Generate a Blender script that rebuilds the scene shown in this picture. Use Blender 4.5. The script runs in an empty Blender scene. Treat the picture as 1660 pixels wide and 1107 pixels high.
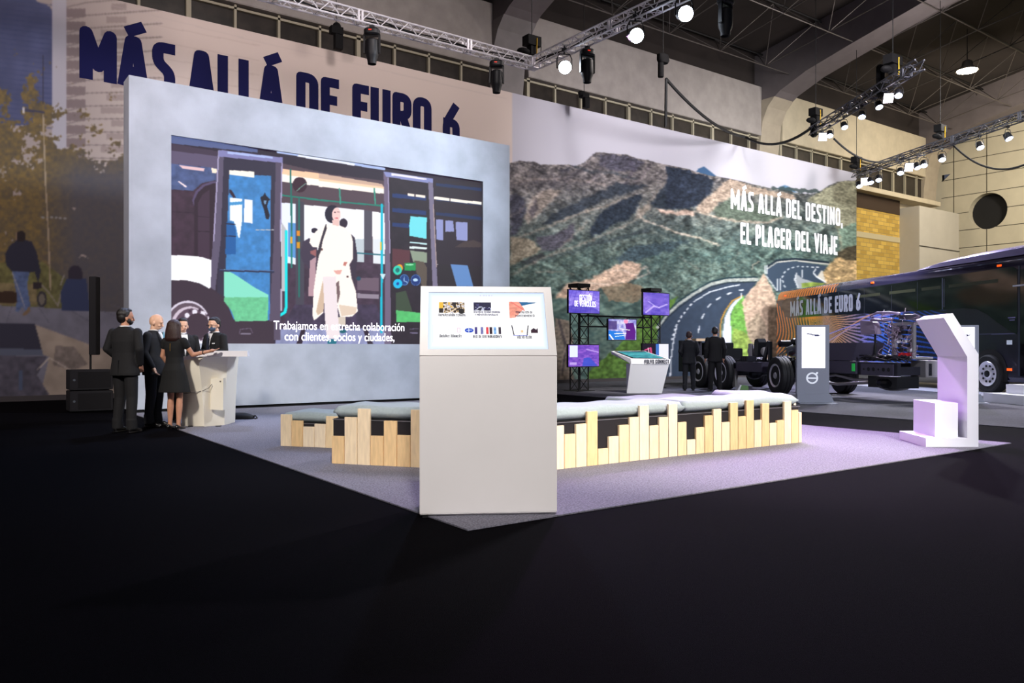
import bpy, bmesh, math, random
import numpy as np
from mathutils import Vector, Matrix, Euler
random.seed(7); R = math.radians; PI = math.pi
SC = bpy.context.scene; COL = SC.collection
# ---------------------------------------------------------------- camera, world, exposure, lights
# world x runs along the printed wall, y goes towards it, z up; the camera looks 53.9 degrees from x
F, HX, HY, CH = 1291.0, 830.0, 565.0, 1.2
YAW = math.atan(1770 / F)
UX, UY = math.sin(YAW), math.cos(YAW)
cd = bpy.data.cameras.new('camera'); cam = bpy.data.objects.new('camera', cd); COL.objects.link(cam)
cam.location = (0, 0, CH); cam.rotation_euler = (PI / 2, 0, YAW - PI / 2)
cam.rotation_euler[2] = math.atan2(UX, UY) - PI / 2
cd.lens = F / 1660 * 36; cd.sensor_width = 36; cd.shift_y = (HY - 553.5) / 1660; cd.clip_end = 300
SC.camera = cam
w = bpy.data.worlds.new('world'); SC.world = w; w.use_nodes = True
w.node_tree.nodes['Background'].inputs[0].default_value = (0.62, 0.66, 0.85, 1)
w.node_tree.nodes['Background'].inputs[1].default_value = 0.11
SC.view_settings.view_transform = 'Standard'; SC.view_settings.look = 'None'
SC.view_settings.exposure = 0.0; SC.view_settings.gamma = 1.0; SC.view_settings.use_curve_mapping = False

def W(X, Y):            # camera-frame ground coordinates (right, ahead) -> world x, y
    return (UX * X + UY * Y, -UY * X + UX * Y)
def at(px, Y, py=None):  # a point seen at column px, distance Y ahead (and row py)
    x, y = W((px - HX) / F * Y, Y)
    return Vector((x, y, 0 if py is None else CH + (HY - py) / F * Y))
def gnd(px, py): return at(px, CH * F / (py - HY))
def spot(loc, target, power, col, size=40, blend=.6, rad=.15, name='spot_light'):
    l = bpy.data.lights.new(name, 'SPOT'); l.energy = power; l.color = col; l.spot_size = R(size); l.spot_blend = blend; l.shadow_soft_size = rad
    o = bpy.data.objects.new(name, l); COL.objects.link(o); o.location = loc
    o.rotation_euler = (Vector(target) - Vector(loc)).to_track_quat('-Z', 'Y').to_euler(); return o
def area(loc, target, power, col, sx, sy, name='area_light'):
    l = bpy.data.lights.new(name, 'AREA'); l.energy = power; l.color = col; l.shape = 'RECTANGLE'; l.size = sx; l.size_y = sy
    o = bpy.data.objects.new(name, l); COL.objects.link(o); o.location = loc
    o.rotation_euler = (Vector(target) - Vector(loc)).to_track_quat('-Z', 'Y').to_euler(); return o
VIO = (.76, .42, 1.0); COOL = (.50, .62, 1.0); WARM = (1.0, .90, .74); WHT = (1.0, .95, .92)
# lamps hung on the trusses, aimed at the stand
spot((13.1, 13.6, 8.4), (7.9, 4.8, 0), 4700, VIO, 42)
spot((13.1, 11.2, 8.4), (9.0, 5.0, 0), 4600, VIO, 34)
spot((13.1, 9.2, 8.4), (5.8, 5.2, .5), 2600, (.9, .8, 1), 44)
spot((11.0, 16.6, 8.4), (3.5, 8.5, 0), 2400, COOL, 46)
spot((5.0, 16.7, 8.4), (3.2, 11.5, 0), 1400, COOL, 46)
spot((23.2, 13.4, 8.3), (16.2, 7.2, 0), 4200, WHT, 60)
spot((24.2, 15.0, 8.3), (20.0, 12.5, 0), 5200, (.72, .76, 1), 60)
spot((22.4, 12.2, 8.3), (10.1, 4.8, .8), 5200, (.85, .85, 1), 26)
spot((30.5, 14.8, 8.3), (24.5, 12.0, 2), 6200, (.7, .62, 1), 60)
spot((27.0, 8.0, 8.3), (21.0, 7.0, 0), 4200, WHT, 70)
spot((21.8, 11.5, 8.4), (26.2, 15.8, 1.5), 6500, (.92, .92, 1), 52, .9, .3)
spot((13.0, 9.5, 8.4), (15.6, 15.5, .8), 4200, WHT, 20, .8, .2)  # added spot to brighten the white console
# added fill spots behind and above the viewer, no fixtures modelled there
spot((-1.2, -3.5, 6.5), (2.9, 4.9, .9), 3400, WHT, 26, .8, .4)
spot((7.0, -3.0, 8.0), (7.4, 6.0, .3), 9500, (1, .93, .84), 34, .8, .3)
spot((1.0, 1.0, 8.0), (4.0, 8.4, .3), 2300, (1, .95, .9), 32, .8, .3)
spot((7.5, -2.5, 7.0), (10.2, 4.8, .8), 3800, (1, .98, 1), 24, .8, .3)
spot((9.0, -3.0, 8.5), (17.5, 10.5, .9), 6500, (.86, .9, 1), 40, .9, .4)
spot((-2.5, 4.5, 7.0), (3.2, 12.6, .9), 4300, (1, .94, .86), 30, .9, .4)
# flood lights of the rig washing the printed wall and the video wall
spot((13.0, 8.0, 8.6), (6.5, 16.1, 3.4), 6800, (.80, .88, 1.0), 66, .9, .6)
spot((18.0, 6.0, 9.5), (24.0, 21.3, 5.2), 11000, (1.0, .97, 1.0), 74, .9, 1)
spot((24.5, 8.5, 8.6), (32.0, 21.3, 5.0), 10000, (.98, 1.0, .98), 80, .9, 1)
spot((-2.0, 8.0, 9.5), (3.0, 21.3, 5.0), 4200, (1.0, .86, .86), 80, .9, 1)
spot((8.0, 10.0, 12.5), (9.0, 21.3, 8.6), 2000, (1.0, .9, .88), 70, .9, 1)
# high-bay lamps of the hall, and one added fill
area((41.0, 18.0, 12.5), (45.0, 24.0, 10), 270, WARM, 2, 2)
area((44.0, 13.0, 12.0), (51, 19, 8), 1150, WARM, 2, 2)
area((33.6, 13.0, 11.0), (25.0, 24.3, 12.4), 560, (1, .92, .86), 2, 2)
area((17.6, 13.0, 11.0), (9.0, 24.3, 12.4), 380, (1, .9, .86), 2, 2)
area((-3.0, -4.0, 8.0), (1.0, 6.0, .6), 260, (1, .93, .92), 5, 5)  # added soft fill from behind the viewer for the kiosk front

# ---------------------------------------------------------------- materials
def lin(c):
    return tuple(((v / 255) / 12.92 if v / 255 <= .04045 else (((v / 255) + .055) / 1.055) ** 2.4) for v in c)
MATS = {}
def mat(name, c, rough=.6, metal=0, emit=0, var=0, scale=8, bump=0, bscale=120, spec=.5, coat=0, trans=0, stretch=None):
    if name in MATS: return MATS[name]
    m = bpy.data.materials.new(name); m.use_nodes = True; nt = m.node_tree; b = nt.nodes['Principled BSDF']
    L = (*lin(c), 1); b.inputs['Base Color'].default_value = L; b.inputs['Roughness'].default_value = rough
    b.inputs['Metallic'].default_value = metal; b.inputs['Specular IOR Level'].default_value = spec; b.inputs['Coat Weight'].default_value = coat
    b.inputs['Transmission Weight'].default_value = trans
    if emit: b.inputs['Emission Color'].default_value = L; b.inputs['Emission Strength'].default_value = emit
    if var or bump:
        tc = nt.nodes.new('ShaderNodeTexCoord'); mp = nt.nodes.new('ShaderNodeMapping'); nt.links.new(tc.outputs['Object'], mp.inputs[0])
        if stretch: mp.inputs['Scale'].default_value = stretch
    if var:
        n = nt.nodes.new('ShaderNodeTexNoise'); n.inputs['Scale'].default_value = scale; n.inputs['Detail'].default_value = 6
        r = nt.nodes.new('ShaderNodeValToRGB'); nt.links.new(mp.outputs[0], n.inputs['Vector']); nt.links.new(n.outputs[0], r.inputs[0])
        r.color_ramp.elements[0].position = .3; r.color_ramp.elements[1].position = .7
        r.color_ramp.elements[0].color = tuple(v * (1 - var) for v in L[:3]) + (1,); r.color_ramp.elements[1].color = tuple(min(1, v * (1 + var)) for v in L[:3]) + (1,)
        nt.links.new(r.outputs[0], b.inputs['Base Color'])
    if bump:
        n = nt.nodes.new('ShaderNodeTexNoise'); n.inputs['Scale'].default_value = bscale; nt.links.new(mp.outputs[0], n.inputs['Vector'])
        bp = nt.nodes.new('ShaderNodeBump'); bp.inputs['Strength'].default_value = bump; bp.inputs['Distance'].default_value = .01
        nt.links.new(n.outputs[0], bp.inputs['Height']); nt.links.new(bp.outputs[0], b.inputs['Normal'])
    MATS[name] = m; return m
def attr_mat(name, emit=0, rough=.7, spec=.3, coat=0):
    m = bpy.data.materials.new(name); m.use_nodes = True; nt = m.node_tree; b = nt.nodes['Principled BSDF']
    a = nt.nodes.new('ShaderNodeAttribute'); a.attribute_name = 'print'
    b.inputs['Roughness'].default_value = rough; b.inputs['Specular IOR Level'].default_value = spec; b.inputs['Coat Weight'].default_value = coat
    if emit:
        b.inputs['Base Color'].default_value = (.01, .01, .01, 1)
        nt.links.new(a.outputs['Color'], b.inputs['Emission Color']); b.inputs['Emission Strength'].default_value = emit
    else: nt.links.new(a.outputs['Color'], b.inputs['Base Color'])
    return m

# ---------------------------------------------------------------- mesh helpers
class MB:
    def __init__(s): s.v = []; s.f = []; s.M = Matrix()
    def add(s, vs, fs):
        o = len(s.v); s.v += [tuple(s.M @ Vector(p)) for p in vs]; s.f += [tuple(i + o for i in f) for f in fs]; return s
    def box(s, a, b):
        x0, y0, z0 = a; x1, y1, z1 = b
        return s.add([(x0, y0, z0), (x1, y0, z0), (x1, y1, z0), (x0, y1, z0), (x0, y0, z1), (x1, y0, z1), (x1, y1, z1), (x0, y1, z1)],
                     [(0, 3, 2, 1), (4, 5, 6, 7), (0, 1, 5, 4), (1, 2, 6, 5), (2, 3, 7, 6), (3, 0, 4, 7)])
    def cb(s, c, d): return s.box([c[i] - d[i] / 2 for i in range(3)], [c[i] + d[i] / 2 for i in range(3)])
    def prism(s, poly, d0, d1, ax='y'):   # polygon in the plane across ax, pushed from d0 to d1
        def P(p, d): return (p[0], d, p[1]) if ax == 'y' else ((d, p[0], p[1]) if ax == 'x' else (p[0], p[1], d))
        n = len(poly); return s.add([P(p, d0) for p in poly] + [P(p, d1) for p in poly],
            [tuple(range(n)), tuple(range(2 * n - 1, n - 1, -1))] + [(i, i + n, (i + 1) % n + n, (i + 1) % n) for i in range(n)])
    def loft(s, rings, cap=True):
        n = len(rings[0]); vs = [p for r in rings for p in r]; fs = []
        for k in range(len(rings) - 1):
            for i in range(n): fs.append((k * n + i, k * n + (i + 1) % n, (k + 1) * n + (i + 1) % n, (k + 1) * n + i))
        if cap: fs += [tuple(range(n - 1, -1, -1)), tuple(range((len(rings) - 1) * n, len(rings) * n))]
        return s.add(vs, fs)
    def tube(s, pts, r, n=8, cap=True):
        pts = [Vector(p) for p in pts]; rs = r if isinstance(r, (list, tuple)) else [r] * len(pts); rings = []; up = None
        for i, p in enumerate(pts):
            t = (pts[min(i + 1, len(pts) - 1)] - pts[max(i - 1, 0)]).normalized()
            if up is None: up = Vector((0, 0, 1)) if abs(t.z) < .9 else Vector((1, 0, 0))
            a = t.cross(up).normalized(); b2 = a.cross(t).normalized(); up = b2
            rings.append([tuple(p + (a * math.cos(2 * PI * k / n) + b2 * math.sin(2 * PI * k / n)) * rs[i]) for k in range(n)])
        return s.loft(rings, cap)
    def cap(s, p0, r0, p1, r1, n=12):     # tapered capsule
        p0 = Vector(p0); p1 = Vector(p1); d = p1 - p0; L = d.length; t = d / L if L > 1e-6 else Vector((0, 0, 1))
        pts = []; rs = []
        for k in range(5): a = PI / 2 * (1 - (k + .15) / 4.15); pts.append(p0 - t * r0 * math.sin(a)); rs.append(max(r0 * math.cos(a), r0 * .1))
        for k in range(5): a = PI / 2 * (k / 4.15); pts.append(p1 + t * r1 * math.sin(a)); rs.append(max(r1 * math.cos(a), r1 * .1))
        return s.tube(pts, rs, n)
    def ell(s, c, r, n=16, m=10, rot=None):
        rings = []
        for j in range(m + 1):
            a = -PI / 2 + PI * (j + .0) / m; a = max(min(a, PI / 2 - .06), -PI / 2 + .06)
            rg = []
            for i in range(n):
                b2 = 2 * PI * i / n; p = Vector((r[0] * math.cos(a) * math.cos(b2), r[1] * math.cos(a) * math.sin(b2), r[2] * math.sin(a)))
                if rot: p.rotate(rot)
                rg.append(tuple(Vector(c) + p))
            rings.append(rg)
        return s.loft(rings)
    def lathe(s, prof, c=(0, 0, 0), ax='z', n=32, cap=True):
        rings = []
        for r, h in prof:
            rg = []
            for i in range(n):
                a = 2 * PI * i / n; q = (r * math.cos(a), r * math.sin(a), h)
                if ax == 'y': q = (q[0], q[2], q[1])
                if ax == 'x': q = (q[2], q[0], q[1])
                rg.append(tuple(c[k] + q[k] for k in range(3)))
            rings.append(rg)
        return s.loft(rings, cap)
    def stack(s, rings, n=20, e=2.4, cap=True):    # (z, cx, cy, rx, ry) super-ellipse rings
        out = []
        for z, cx, cy, rx, ry in rings:
            rg = []
            for i in range(n):
                a = 2 * PI * i / n; c, q = math.cos(a), math.sin(a)
                rg.append((cx + rx * math.copysign(abs(c) ** (2 / e), c), cy + ry * math.copysign(abs(q) ** (2 / e), q), z))
            out.append(rg)
        return s.loft(out, cap)
    def build(s, name, m, parent=None, smooth=False, bevel=0):
        me = bpy.data.meshes.new(name); me.from_pydata(s.v, [], s.f)
        bm = bmesh.new(); bm.from_mesh(me); bmesh.ops.recalc_face_normals(bm, faces=bm.faces)
        if bevel: bmesh.ops.bevel(bm, geom=list(bm.edges), offset=bevel, segments=2, affect='EDGES', clamp_overlap=True)
        bm.to_mesh(me); bm.free()
        me.materials.append(m)
        if smooth:
            me.shade_smooth()
        o = bpy.data.objects.new(name, me); COL.objects.link(o)
        if parent: o.parent = parent
        if smooth == 'auto':
            me.set_sharp_from_angle(angle=R(35))
        return o
def remesh(mb, name, m, parent, voxel=.007, smooth=4, fac=.5):
    o = mb.build(name, m, parent)
    md = o.modifiers.new('r', 'REMESH'); md.mode = 'VOXEL'; md.voxel_size = voxel
    if smooth: ms = o.modifiers.new('s', 'SMOOTH'); ms.iterations = smooth; ms.factor = fac
    dg = bpy.context.evaluated_depsgraph_get(); dg.update(); me = bpy.data.meshes.new_from_object(o.evaluated_get(dg))
    o.modifiers.clear(); old = o.data; o.data = me; bpy.data.meshes.remove(old)
    if not me.materials: me.materials.append(m)
    me.shade_smooth(); return o
def tag(o, label=None, cat=None, group=None, kind=None):
    if label: o['label'] = label
    if cat: o['category'] = cat
    if group: o['group'] = group
    if kind: o['kind'] = kind
    return o
def thing(name, label, cat, loc=(0, 0, 0), rz=0, group=None):
    o = bpy.data.objects.new(name, None); COL.objects.link(o); o.location = loc; o.rotation_euler = (0, 0, rz); o.empty_display_size = .2
    return tag(o, label, cat, group)
def struct(name, mb, m, **k): return tag(mb.build(name, m, None, **k), kind='structure')
def copy_tree(o, parent=None):
    c = o.copy(); COL.objects.link(c)
    if parent: c.parent = parent
    for ch in o.children: copy_tree(ch, c)
    return c

# ---------------------------------------------------------------- numpy painter for printed and lit surfaces
def vnoise(x, y, seed=0):
    xi = np.floor(x).astype(np.int64); yi = np.floor(y).astype(np.int64); fx = x - xi; fy = y - yi
    fx = fx * fx * (3 - 2 * fx); fy = fy * fy * (3 - 2 * fy)
    def h(a, b):
        n = (a * 374761393 + b * 668265263 + seed * 1442695041) & 0x7fffffff; n = (n ^ (n >> 13)) * 1274126177 & 0x7fffffff
        return ((n ^ (n >> 16)) & 0xffff) / 65535.0
    return (h(xi, yi) * (1 - fx) + h(xi + 1, yi) * fx) * (1 - fy) + (h(xi, yi + 1) * (1 - fx) + h(xi + 1, yi + 1) * fx) * fy
def fbm(x, y, o=4, seed=0):
    t = 0; a = .5
    for k in range(o): t = t + a * vnoise(x * 2 ** k, y * 2 ** k, seed + k); a /= 2
    return t / (1 - .5 ** o)
class Paint:
    def __init__(s, X, Y, base): s.X = X; s.Y = Y; s.C = np.zeros((X.size, 3)) + np.array(base, float); s.t = (0, 0, 1)
    def tr(s, ox=0, oy=0, sc=1): s.t = (ox, oy, sc); return s
    def T(s, p): return np.array([(s.t[0] + a / s.t[2], s.t[1] + b / s.t[2]) for a, b in p])
    def put(s, idx, col, a=1, nz=0, ns=6):
        c = np.array(col, float)
        if nz: c = c * (1 + nz * (fbm(s.X[idx] / ns, s.Y[idx] / ns, 3, 5) - .5) * 2)[:, None]
        s.C[idx] = s.C[idx] * (1 - a) + c * a
    def inside(s, P, X, Y):
        m = np.zeros(X.size, bool); j = len(P) - 1
        for i in range(len(P)):
            xi, yi = P[i]; xj, yj = P[j]
            if yi != yj: m ^= ((yi > Y) != (yj > Y)) & (X < (xj - xi) * (Y - yi) / (yj - yi) + xi)
            j = i
        return m
    def poly(s, p, col, a=1, nz=0, ns=6, rag=0):
        P = s.T(p); x0, y0 = P.min(0) - rag; x1, y1 = P.max(0) + rag
        I = np.nonzero((s.X >= x0) & (s.X <= x1) & (s.Y >= y0) & (s.Y <= y1))[0]
        X = s.X[I]; Y = s.Y[I]
        if rag: X, Y = X + rag * 2 * (fbm(X / 7, Y / 7, 3, 1) - .5), Y + rag * 2 * (fbm(X / 7, Y / 7, 3, 2) - .5)
        s.put(I[s.inside(P, X, Y)], col, a, nz, ns); return s
    def rect(s, x0, y0, x1, y1, col, **k): return s.poly([(x0, y0), (x1, y0), (x1, y1), (x0, y1)], col, **k)
    def ell(s, cx, cy, rx, ry, col, a=1, inner=0, **k):
        (x, y), = s.T([(cx, cy)]); rx /= s.t[2]; ry /= s.t[2]
        d = ((s.X - x) / rx) ** 2 + ((s.Y - y) / ry) ** 2; s.put(np.nonzero((d <= 1) & (d >= inner))[0], col, a, **k); return s
    def line(s, p, col, wd, a=1, dash=None, **k):
        P = s.T(p); wd = wd / s.t[2] / 2; run = 0
        for (xa, ya), (xb, yb) in zip(P[:-1], P[1:]):
            I = np.nonzero((s.X >= min(xa, xb) - wd) & (s.X <= max(xa, xb) + wd) & (s.Y >= min(ya, yb) - wd) & (s.Y <= max(ya, yb) + wd))[0]
            dx, dy = xb - xa, yb - ya; L2 = dx * dx + dy * dy + 1e-9; L = math.sqrt(L2)
            t = np.clip(((s.X[I] - xa) * dx + (s.Y[I] - ya) * dy) / L2, 0, 1)
            d = np.hypot(s.X[I] - xa - t * dx, s.Y[I] - ya - t * dy) <= wd
            if dash: d &= ((run + t * L) % dash[0]) < dash[1]
            s.put(I[d], col, a, **k); run += L
        return s
def soften(C, nu, nv, k=1):
    A = C.reshape(nv, nu, 3)
    for _ in range(k):
        B = np.pad(A, ((1, 1), (1, 1), (0, 0)), 'edge'); A = (B[1:-1, 1:-1] * 2 + B[:-2, 1:-1] + B[2:, 1:-1] + B[1:-1, :-2] + B[1:-1, 2:]) / 6
    return A.reshape(-1, 3)
def grid(name, P, nu, nv, C, m, parent=None):
    """P: (nu*nv, 3) points, u fastest; C: (nu*nv, 3) 0-255 colours."""
    me = bpy.data.meshes.new(name); n = nu * nv; nf = (nu - 1) * (nv - 1)
    me.vertices.add(n); me.vertices.foreach_set('co', np.asarray(P, np.float32).ravel())
    i = np.arange(nu - 1)[None, :] + nu * np.arange(nv - 1)[:, None]; q = np.stack([i, i + 1, i + 1 + nu, i + nu], -1).reshape(-1)
    me.loops.add(nf * 4); me.loops.foreach_set('vertex_index', q.astype(np.int32))
    me.polygons.add(nf); me.polygons.foreach_set('loop_start', (np.arange(nf) * 4).astype(np.int32)); me.polygons.foreach_set('loop_total', np.full(nf, 4, np.int32))
    me.update(calc_edges=True); me.validate()
    c = np.clip(C, 0, 255) / 255; c = np.where(c <= .04045, c / 12.92, ((c + .055) / 1.055) ** 2.4)
    at_ = me.color_attributes.new('print', 'FLOAT_COLOR', 'POINT'); at_.data.foreach_set('color', np.concatenate([c, np.ones((n, 1))], 1).astype(np.float32).ravel())
    me.materials.append(m); o = bpy.data.objects.new(name, me); COL.objects.link(o)
    if parent: o.parent = parent
    return o
def plane_grid(name, o, du, dv, nu, nv, base, fn, m, parent=None):
    """flat panel: corner o, edge vectors du, dv; fn(Paint) paints in 0..1 coordinates scaled by nu, nv (row 0 at the top)."""
    o, du, dv = (np.array(k, float) for k in (o, du, dv)); u, v = np.meshgrid(np.linspace(0, 1, nu), np.linspace(0, 1, nv)); u = u.ravel(); v = v.ravel()
    p = Paint(u * 100, (1 - v) * 100, base); fn(p)
    return grid(name, o + u[:, None] * du + v[:, None] * dv, nu, nv, p.C, m, parent)

# ---------------------------------------------------------------- condensed poster lettering
def G(*st): return st
GL = {'M': (.66, [[(0, 0), (0, 1), (.5, .22), (1, 1), (1, 0)]]), 'A': (.48, [[(0, 0), (.36, 1), (.64, 1), (1, 0)], [(.14, .24), (.86, .24)]]),
 'S': (.42, [[(1, 1), (0, 1, 1), (0, .62, 1), (1, .38, 1), (1, 0, 1), (0, 0)]]), 'L': (.36, [[(0, 1), (0, 0), (1, 0)]]),
 'D': (.44, [[(0, 0), (0, 1), (1, 1, 1), (1, 0, 1), (0, 0)]]), 'E': (.38, [[(1, 1), (0, 1), (0, 0), (1, 0)], [(0, .5), (.8, .5)]]),
 'U': (.44, [[(0, 1), (0, 0, 1), (1, 0, 1), (1, 1)]]), 'R': (.44, [[(0, 0), (0, 1), (1, 1, 1), (1, .46, 1), (0, .46)], [(.55, .46), (1, 0)]]),
 'O': (.44, [[(.5, 0), (0, 0, 1), (0, 1, 1), (1, 1, 1), (1, 0, 1), (.5, 0)]]), '6': (.42, [[(.85, 1), (0, .5, 1), (0, 0, 1), (1, 0, 1), (1, .52, 1), (.05, .52)]]),
 'T': (.42, [[(0, 1), (1, 1)], [(.5, 1), (.5, 0)]]), 'I': (.17, [[(.5, 0), (.5, 1)]]), 'N': (.46, [[(0, 0), (0, 1), (1, 0), (1, 1)]]),
 ',': (.17, [[(.5, 0), (.2, -.14)]]), 'P': (.43, [[(0, 0), (0, 1), (1, 1, 1), (1, .42, 1), (0, .42)]]), 'C': (.43, [[(1, .72), (1, 1, 1), (0, 1, 1), (0, 0, 1), (1, 0, 1), (1, .28)]]),
 'V': (.46, [[(0, 1), (.5, 0), (1, 1)]]), 'J': (.36, [[(1, 1), (1, 0, 1), (0, 0, 1), (0, .25)]]), 'G': (.44, [[(1, .75), (1, 1, 1), (0, 1, 1), (0, 0, 1), (1, 0, 1), (1, .45), (.6, .45)]]),
 'H': (.45, [[(0, 0), (0, 1)], [(1, 0), (1, 1)], [(0, .5), (1, .5)]]), 'K': (.45, [[(0, 0), (0, 1)], [(1, 1), (0, .4)], [(.3, .6), (1, 0)]]),
 'B': (.44, [[(0, 0), (0, 1), (1, 1, 1), (1, .54, 1), (0, .5), (1, .5, 1), (1, 0, 1), (0, 0)]]), 'Y': (.44, [[(0, 1), (.5, .48), (1, 1)], [(.5, .48), (.5, 0)]]), ' ': (.2, [])}
ACC = {'Á': 'A', 'Ó': 'O', 'É': 'E', 'Í': 'I'}
def glyph(mb, ch, x0, wd, h, st, org, ux, uz):
    """one letter with round-cornered strokes of width st laid in the plane org + ux*x + uz*z"""
    base = ACC.get(ch, ch); org, ux, uz = Vector(org), Vector(ux), Vector(uz)
    def P(p): return (x0 + st / 2 + p[0] * (wd - st), st / 2 + p[1] * (h - st))
    strokes = [[(*P(p), (p[2] if len(p) > 2 else 0)) for p in s_] for s_ in GL[base][1]]
    if ch in ACC: c = x0 + wd / 2; strokes.append([(c - .03 * h, h * 1.1, 0), (c + .1 * h, h * 1.17, 0)])
    nl = ux.cross(uz).normalized(); lift_n = [0]
    def put(q): lift_n[0] += 1; o2 = org + nl * (.00012 * lift_n[0]); mb.add([tuple(o2 + ux * a_ + uz * b_) for a_, b_ in q], [tuple(range(len(q)))])
    for s_ in strokes:
        pts = []
        for i, (x, y, r) in enumerate(s_):
            if r and 0 < i < len(s_) - 1:
                a = Vector(s_[i - 1][:2]); b2 = Vector(s_[i + 1][:2]); c = Vector((x, y)); d1 = (a - c); d2 = (b2 - c)
                rr = min((wd - st) * .48, d1.length * .48, d2.length * .48); p1 = c + d1.normalized() * rr; p2 = c + d2.normalized() * rr
                for k in range(7):
                    t = k / 6; pts.append(p1 * (1 - t) ** 2 + c * 2 * t * (1 - t) + p2 * t * t)
            else: pts.append(Vector((x, y)))
        closed = (pts[0] - pts[-1]).length < 1e-5
        for i in range(len(pts) - 1):
            a, b2 = pts[i].copy(), pts[i + 1].copy(); d = b2 - a
            if d.length < 1e-6: continue
            d.normalize(); n = Vector((-d.y, d.x)) * st / 2
            if i == 0 and not closed: a -= d * st / 2
            if i == len(pts) - 2 and not closed: b2 += d * st / 2
            put([(k.x, k.y) for k in (a + n, b2 + n, b2 - n, a - n)])
        for i in (range(len(pts)) if closed else range(1, len(pts) - 1)):
            c = pts[i]; put([(c.x + st / 2 * math.cos(a * PI / 6), c.y + st / 2 * math.sin(a * PI / 6)) for a in range(12)])
def poster_text(name, text, org, ux, uz, width, h, m, parent=None, st=.17, gap=.07, lift=(0, 0, 0)):
    tot = sum(GL[ACC.get(c, c)][0] + gap for c in text) - gap; k = width / (tot * h); mb = MB(); x = 0
    for c in text:
        wd = GL[ACC.get(c, c)][0] * h * k
        if c != ' ': glyph(mb, c, x, wd, h, st * h * min(1, k), Vector(org) + Vector(lift), ux, uz)
        x += wd + gap * h * k
    return mb.build(name, m, parent)
def plain_text(name, text, org, ux, uz, width, size, m, parent=None, off=.02, lift=(0, 0, 0)):
    cu = bpy.data.curves.new(name, 'FONT'); cu.body = text; cu.size = 1; cu.offset = off; o = bpy.data.objects.new(name, cu); COL.objects.link(o)
    dg = bpy.context.evaluated_depsgraph_get(); dg.update(); me = bpy.data.meshes.new_from_object(o.evaluated_get(dg)); bpy.data.objects.remove(o)
    xs = [v.co.x for v in me.vertices]; k = width / (max(xs) - min(xs)); x0 = min(xs); org = Vector(org) + Vector(lift); ux = Vector(ux); uz = Vector(uz)
    for v in me.vertices: v.co = org + ux * (v.co.x - x0) * k + uz * v.co.y * size
    me.materials.clear(); me.materials.append(m); o = bpy.data.objects.new(name, me); COL.objects.link(o)
    if parent: o.parent = parent
    return o
# ================================================================ the hall
M_black_carpet = mat('black_carpet', (9, 8, 12), .98, var=.45, scale=60, bump=.5, bscale=300, spec=.02)
M_grey_carpet = mat('grey_carpet', (92, 92, 100), .95, var=.25, scale=40, bump=.5, bscale=260, spec=.1)
M_light_carpet = mat('light_carpet', (132, 130, 142), .95, var=.45, scale=70, bump=.6, bscale=260, spec=.1)
M_conc = mat('painted_concrete', (160, 152, 148), .85, var=.1, scale=2.2, bump=.2, bscale=20)
M_conc2 = mat('cream_concrete', (196, 184, 160), .85, var=.08, scale=2, bump=.2, bscale=20)
M_beam = mat('rib_paint', (132, 126, 126), .85, var=.08, scale=2)
M_ceil = mat('roof_sheet', (44, 37, 35), .95, var=.2, scale=.8)
M_steel = mat('roof_steel', (96, 90, 88), .5, .4)
M_dark = mat('dark_steel', (24, 23, 25), .6, .2)
M_blk = mat('matte_black', (14, 14, 17), .75)
M_glassd = mat('dusty_window_glass', (44, 38, 34), .35, var=.4, scale=3)
M_mull = mat('window_mullion', (168, 160, 140), .6)
struct('floor', MB().box((-25, -14, -.2), (55, 27, 0)), M_black_carpet)
fl = MB().prism([(2.85, 4.4), (11.0, 4.4), (11.0, 16.0), (2.98, 16.0)], .002, .012, 'z').build('carpet', M_light_carpet)
tag(fl, 'light grey speckled carpet under the benches, lit violet', 'carpet')
f2 = MB().box((13.25, 2.0, .002), (37.0, 21.2, .012)).build('carpet', M_grey_carpet)
tag(f2, 'mid grey carpet beneath the bus, chassis and screens beyond the black aisle', 'carpet')
HW = 24.33
def hall_wall(x0, x1, name, x_end):
    mb = MB().box((x0, HW, 0), (x1, HW + .4, 9.9)); struct(name, mb, M_conc2 if x0 > 30 else M_conc)
for i, (x0, x1) in enumerate(((-24.0, -1.0), (-1.0, 16.9), (16.9, 32.9), (32.9, 48.9))):
    struct('wall_back' if not i else 'wall_back_%d' % i, MB().box((x0, HW, 0), (x1, HW + .4, 9.9)), M_conc2 if i == 3 else M_conc)
    # concrete fascia above the ribbon window, set a little forward of the glass
    struct('trim_%d' % (i + 1), MB().box((x0 + (1.6 if i else 0), HW - .05, 11.62), (x1 - .05, HW + .35, 14.0)), M_conc2 if i == 3 else M_conc, bevel=.02)
    struct('trim_%d' % (i + 11), MB().box((x0, HW - .9, 9.72), (x1, HW, 9.98)), M_conc2, bevel=.01)
    wn = struct('window_%d' % (i + 1), MB().box((x0 + 1.4, HW + .22, 9.9), (x1, HW + .26, 11.65)), M_glassd)
    fr = MB(); x = x0 + 1.7; k = 0
    while x < x1:
        wdt = .075 if k % 4 else .14
        fr.cb((x, HW + .16, 10.8), (wdt, .12, 1.7)); x += 1.35; k += 1
    fr.box((x0 + 1.4, HW + .1, 11.48), (x1, HW + .2, 11.55)); fr.box((x0 + 1.4, HW + .1, 10.0), (x1, HW + .2, 10.06))
    fr.build('window_frame', M_mull, wn)
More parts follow.
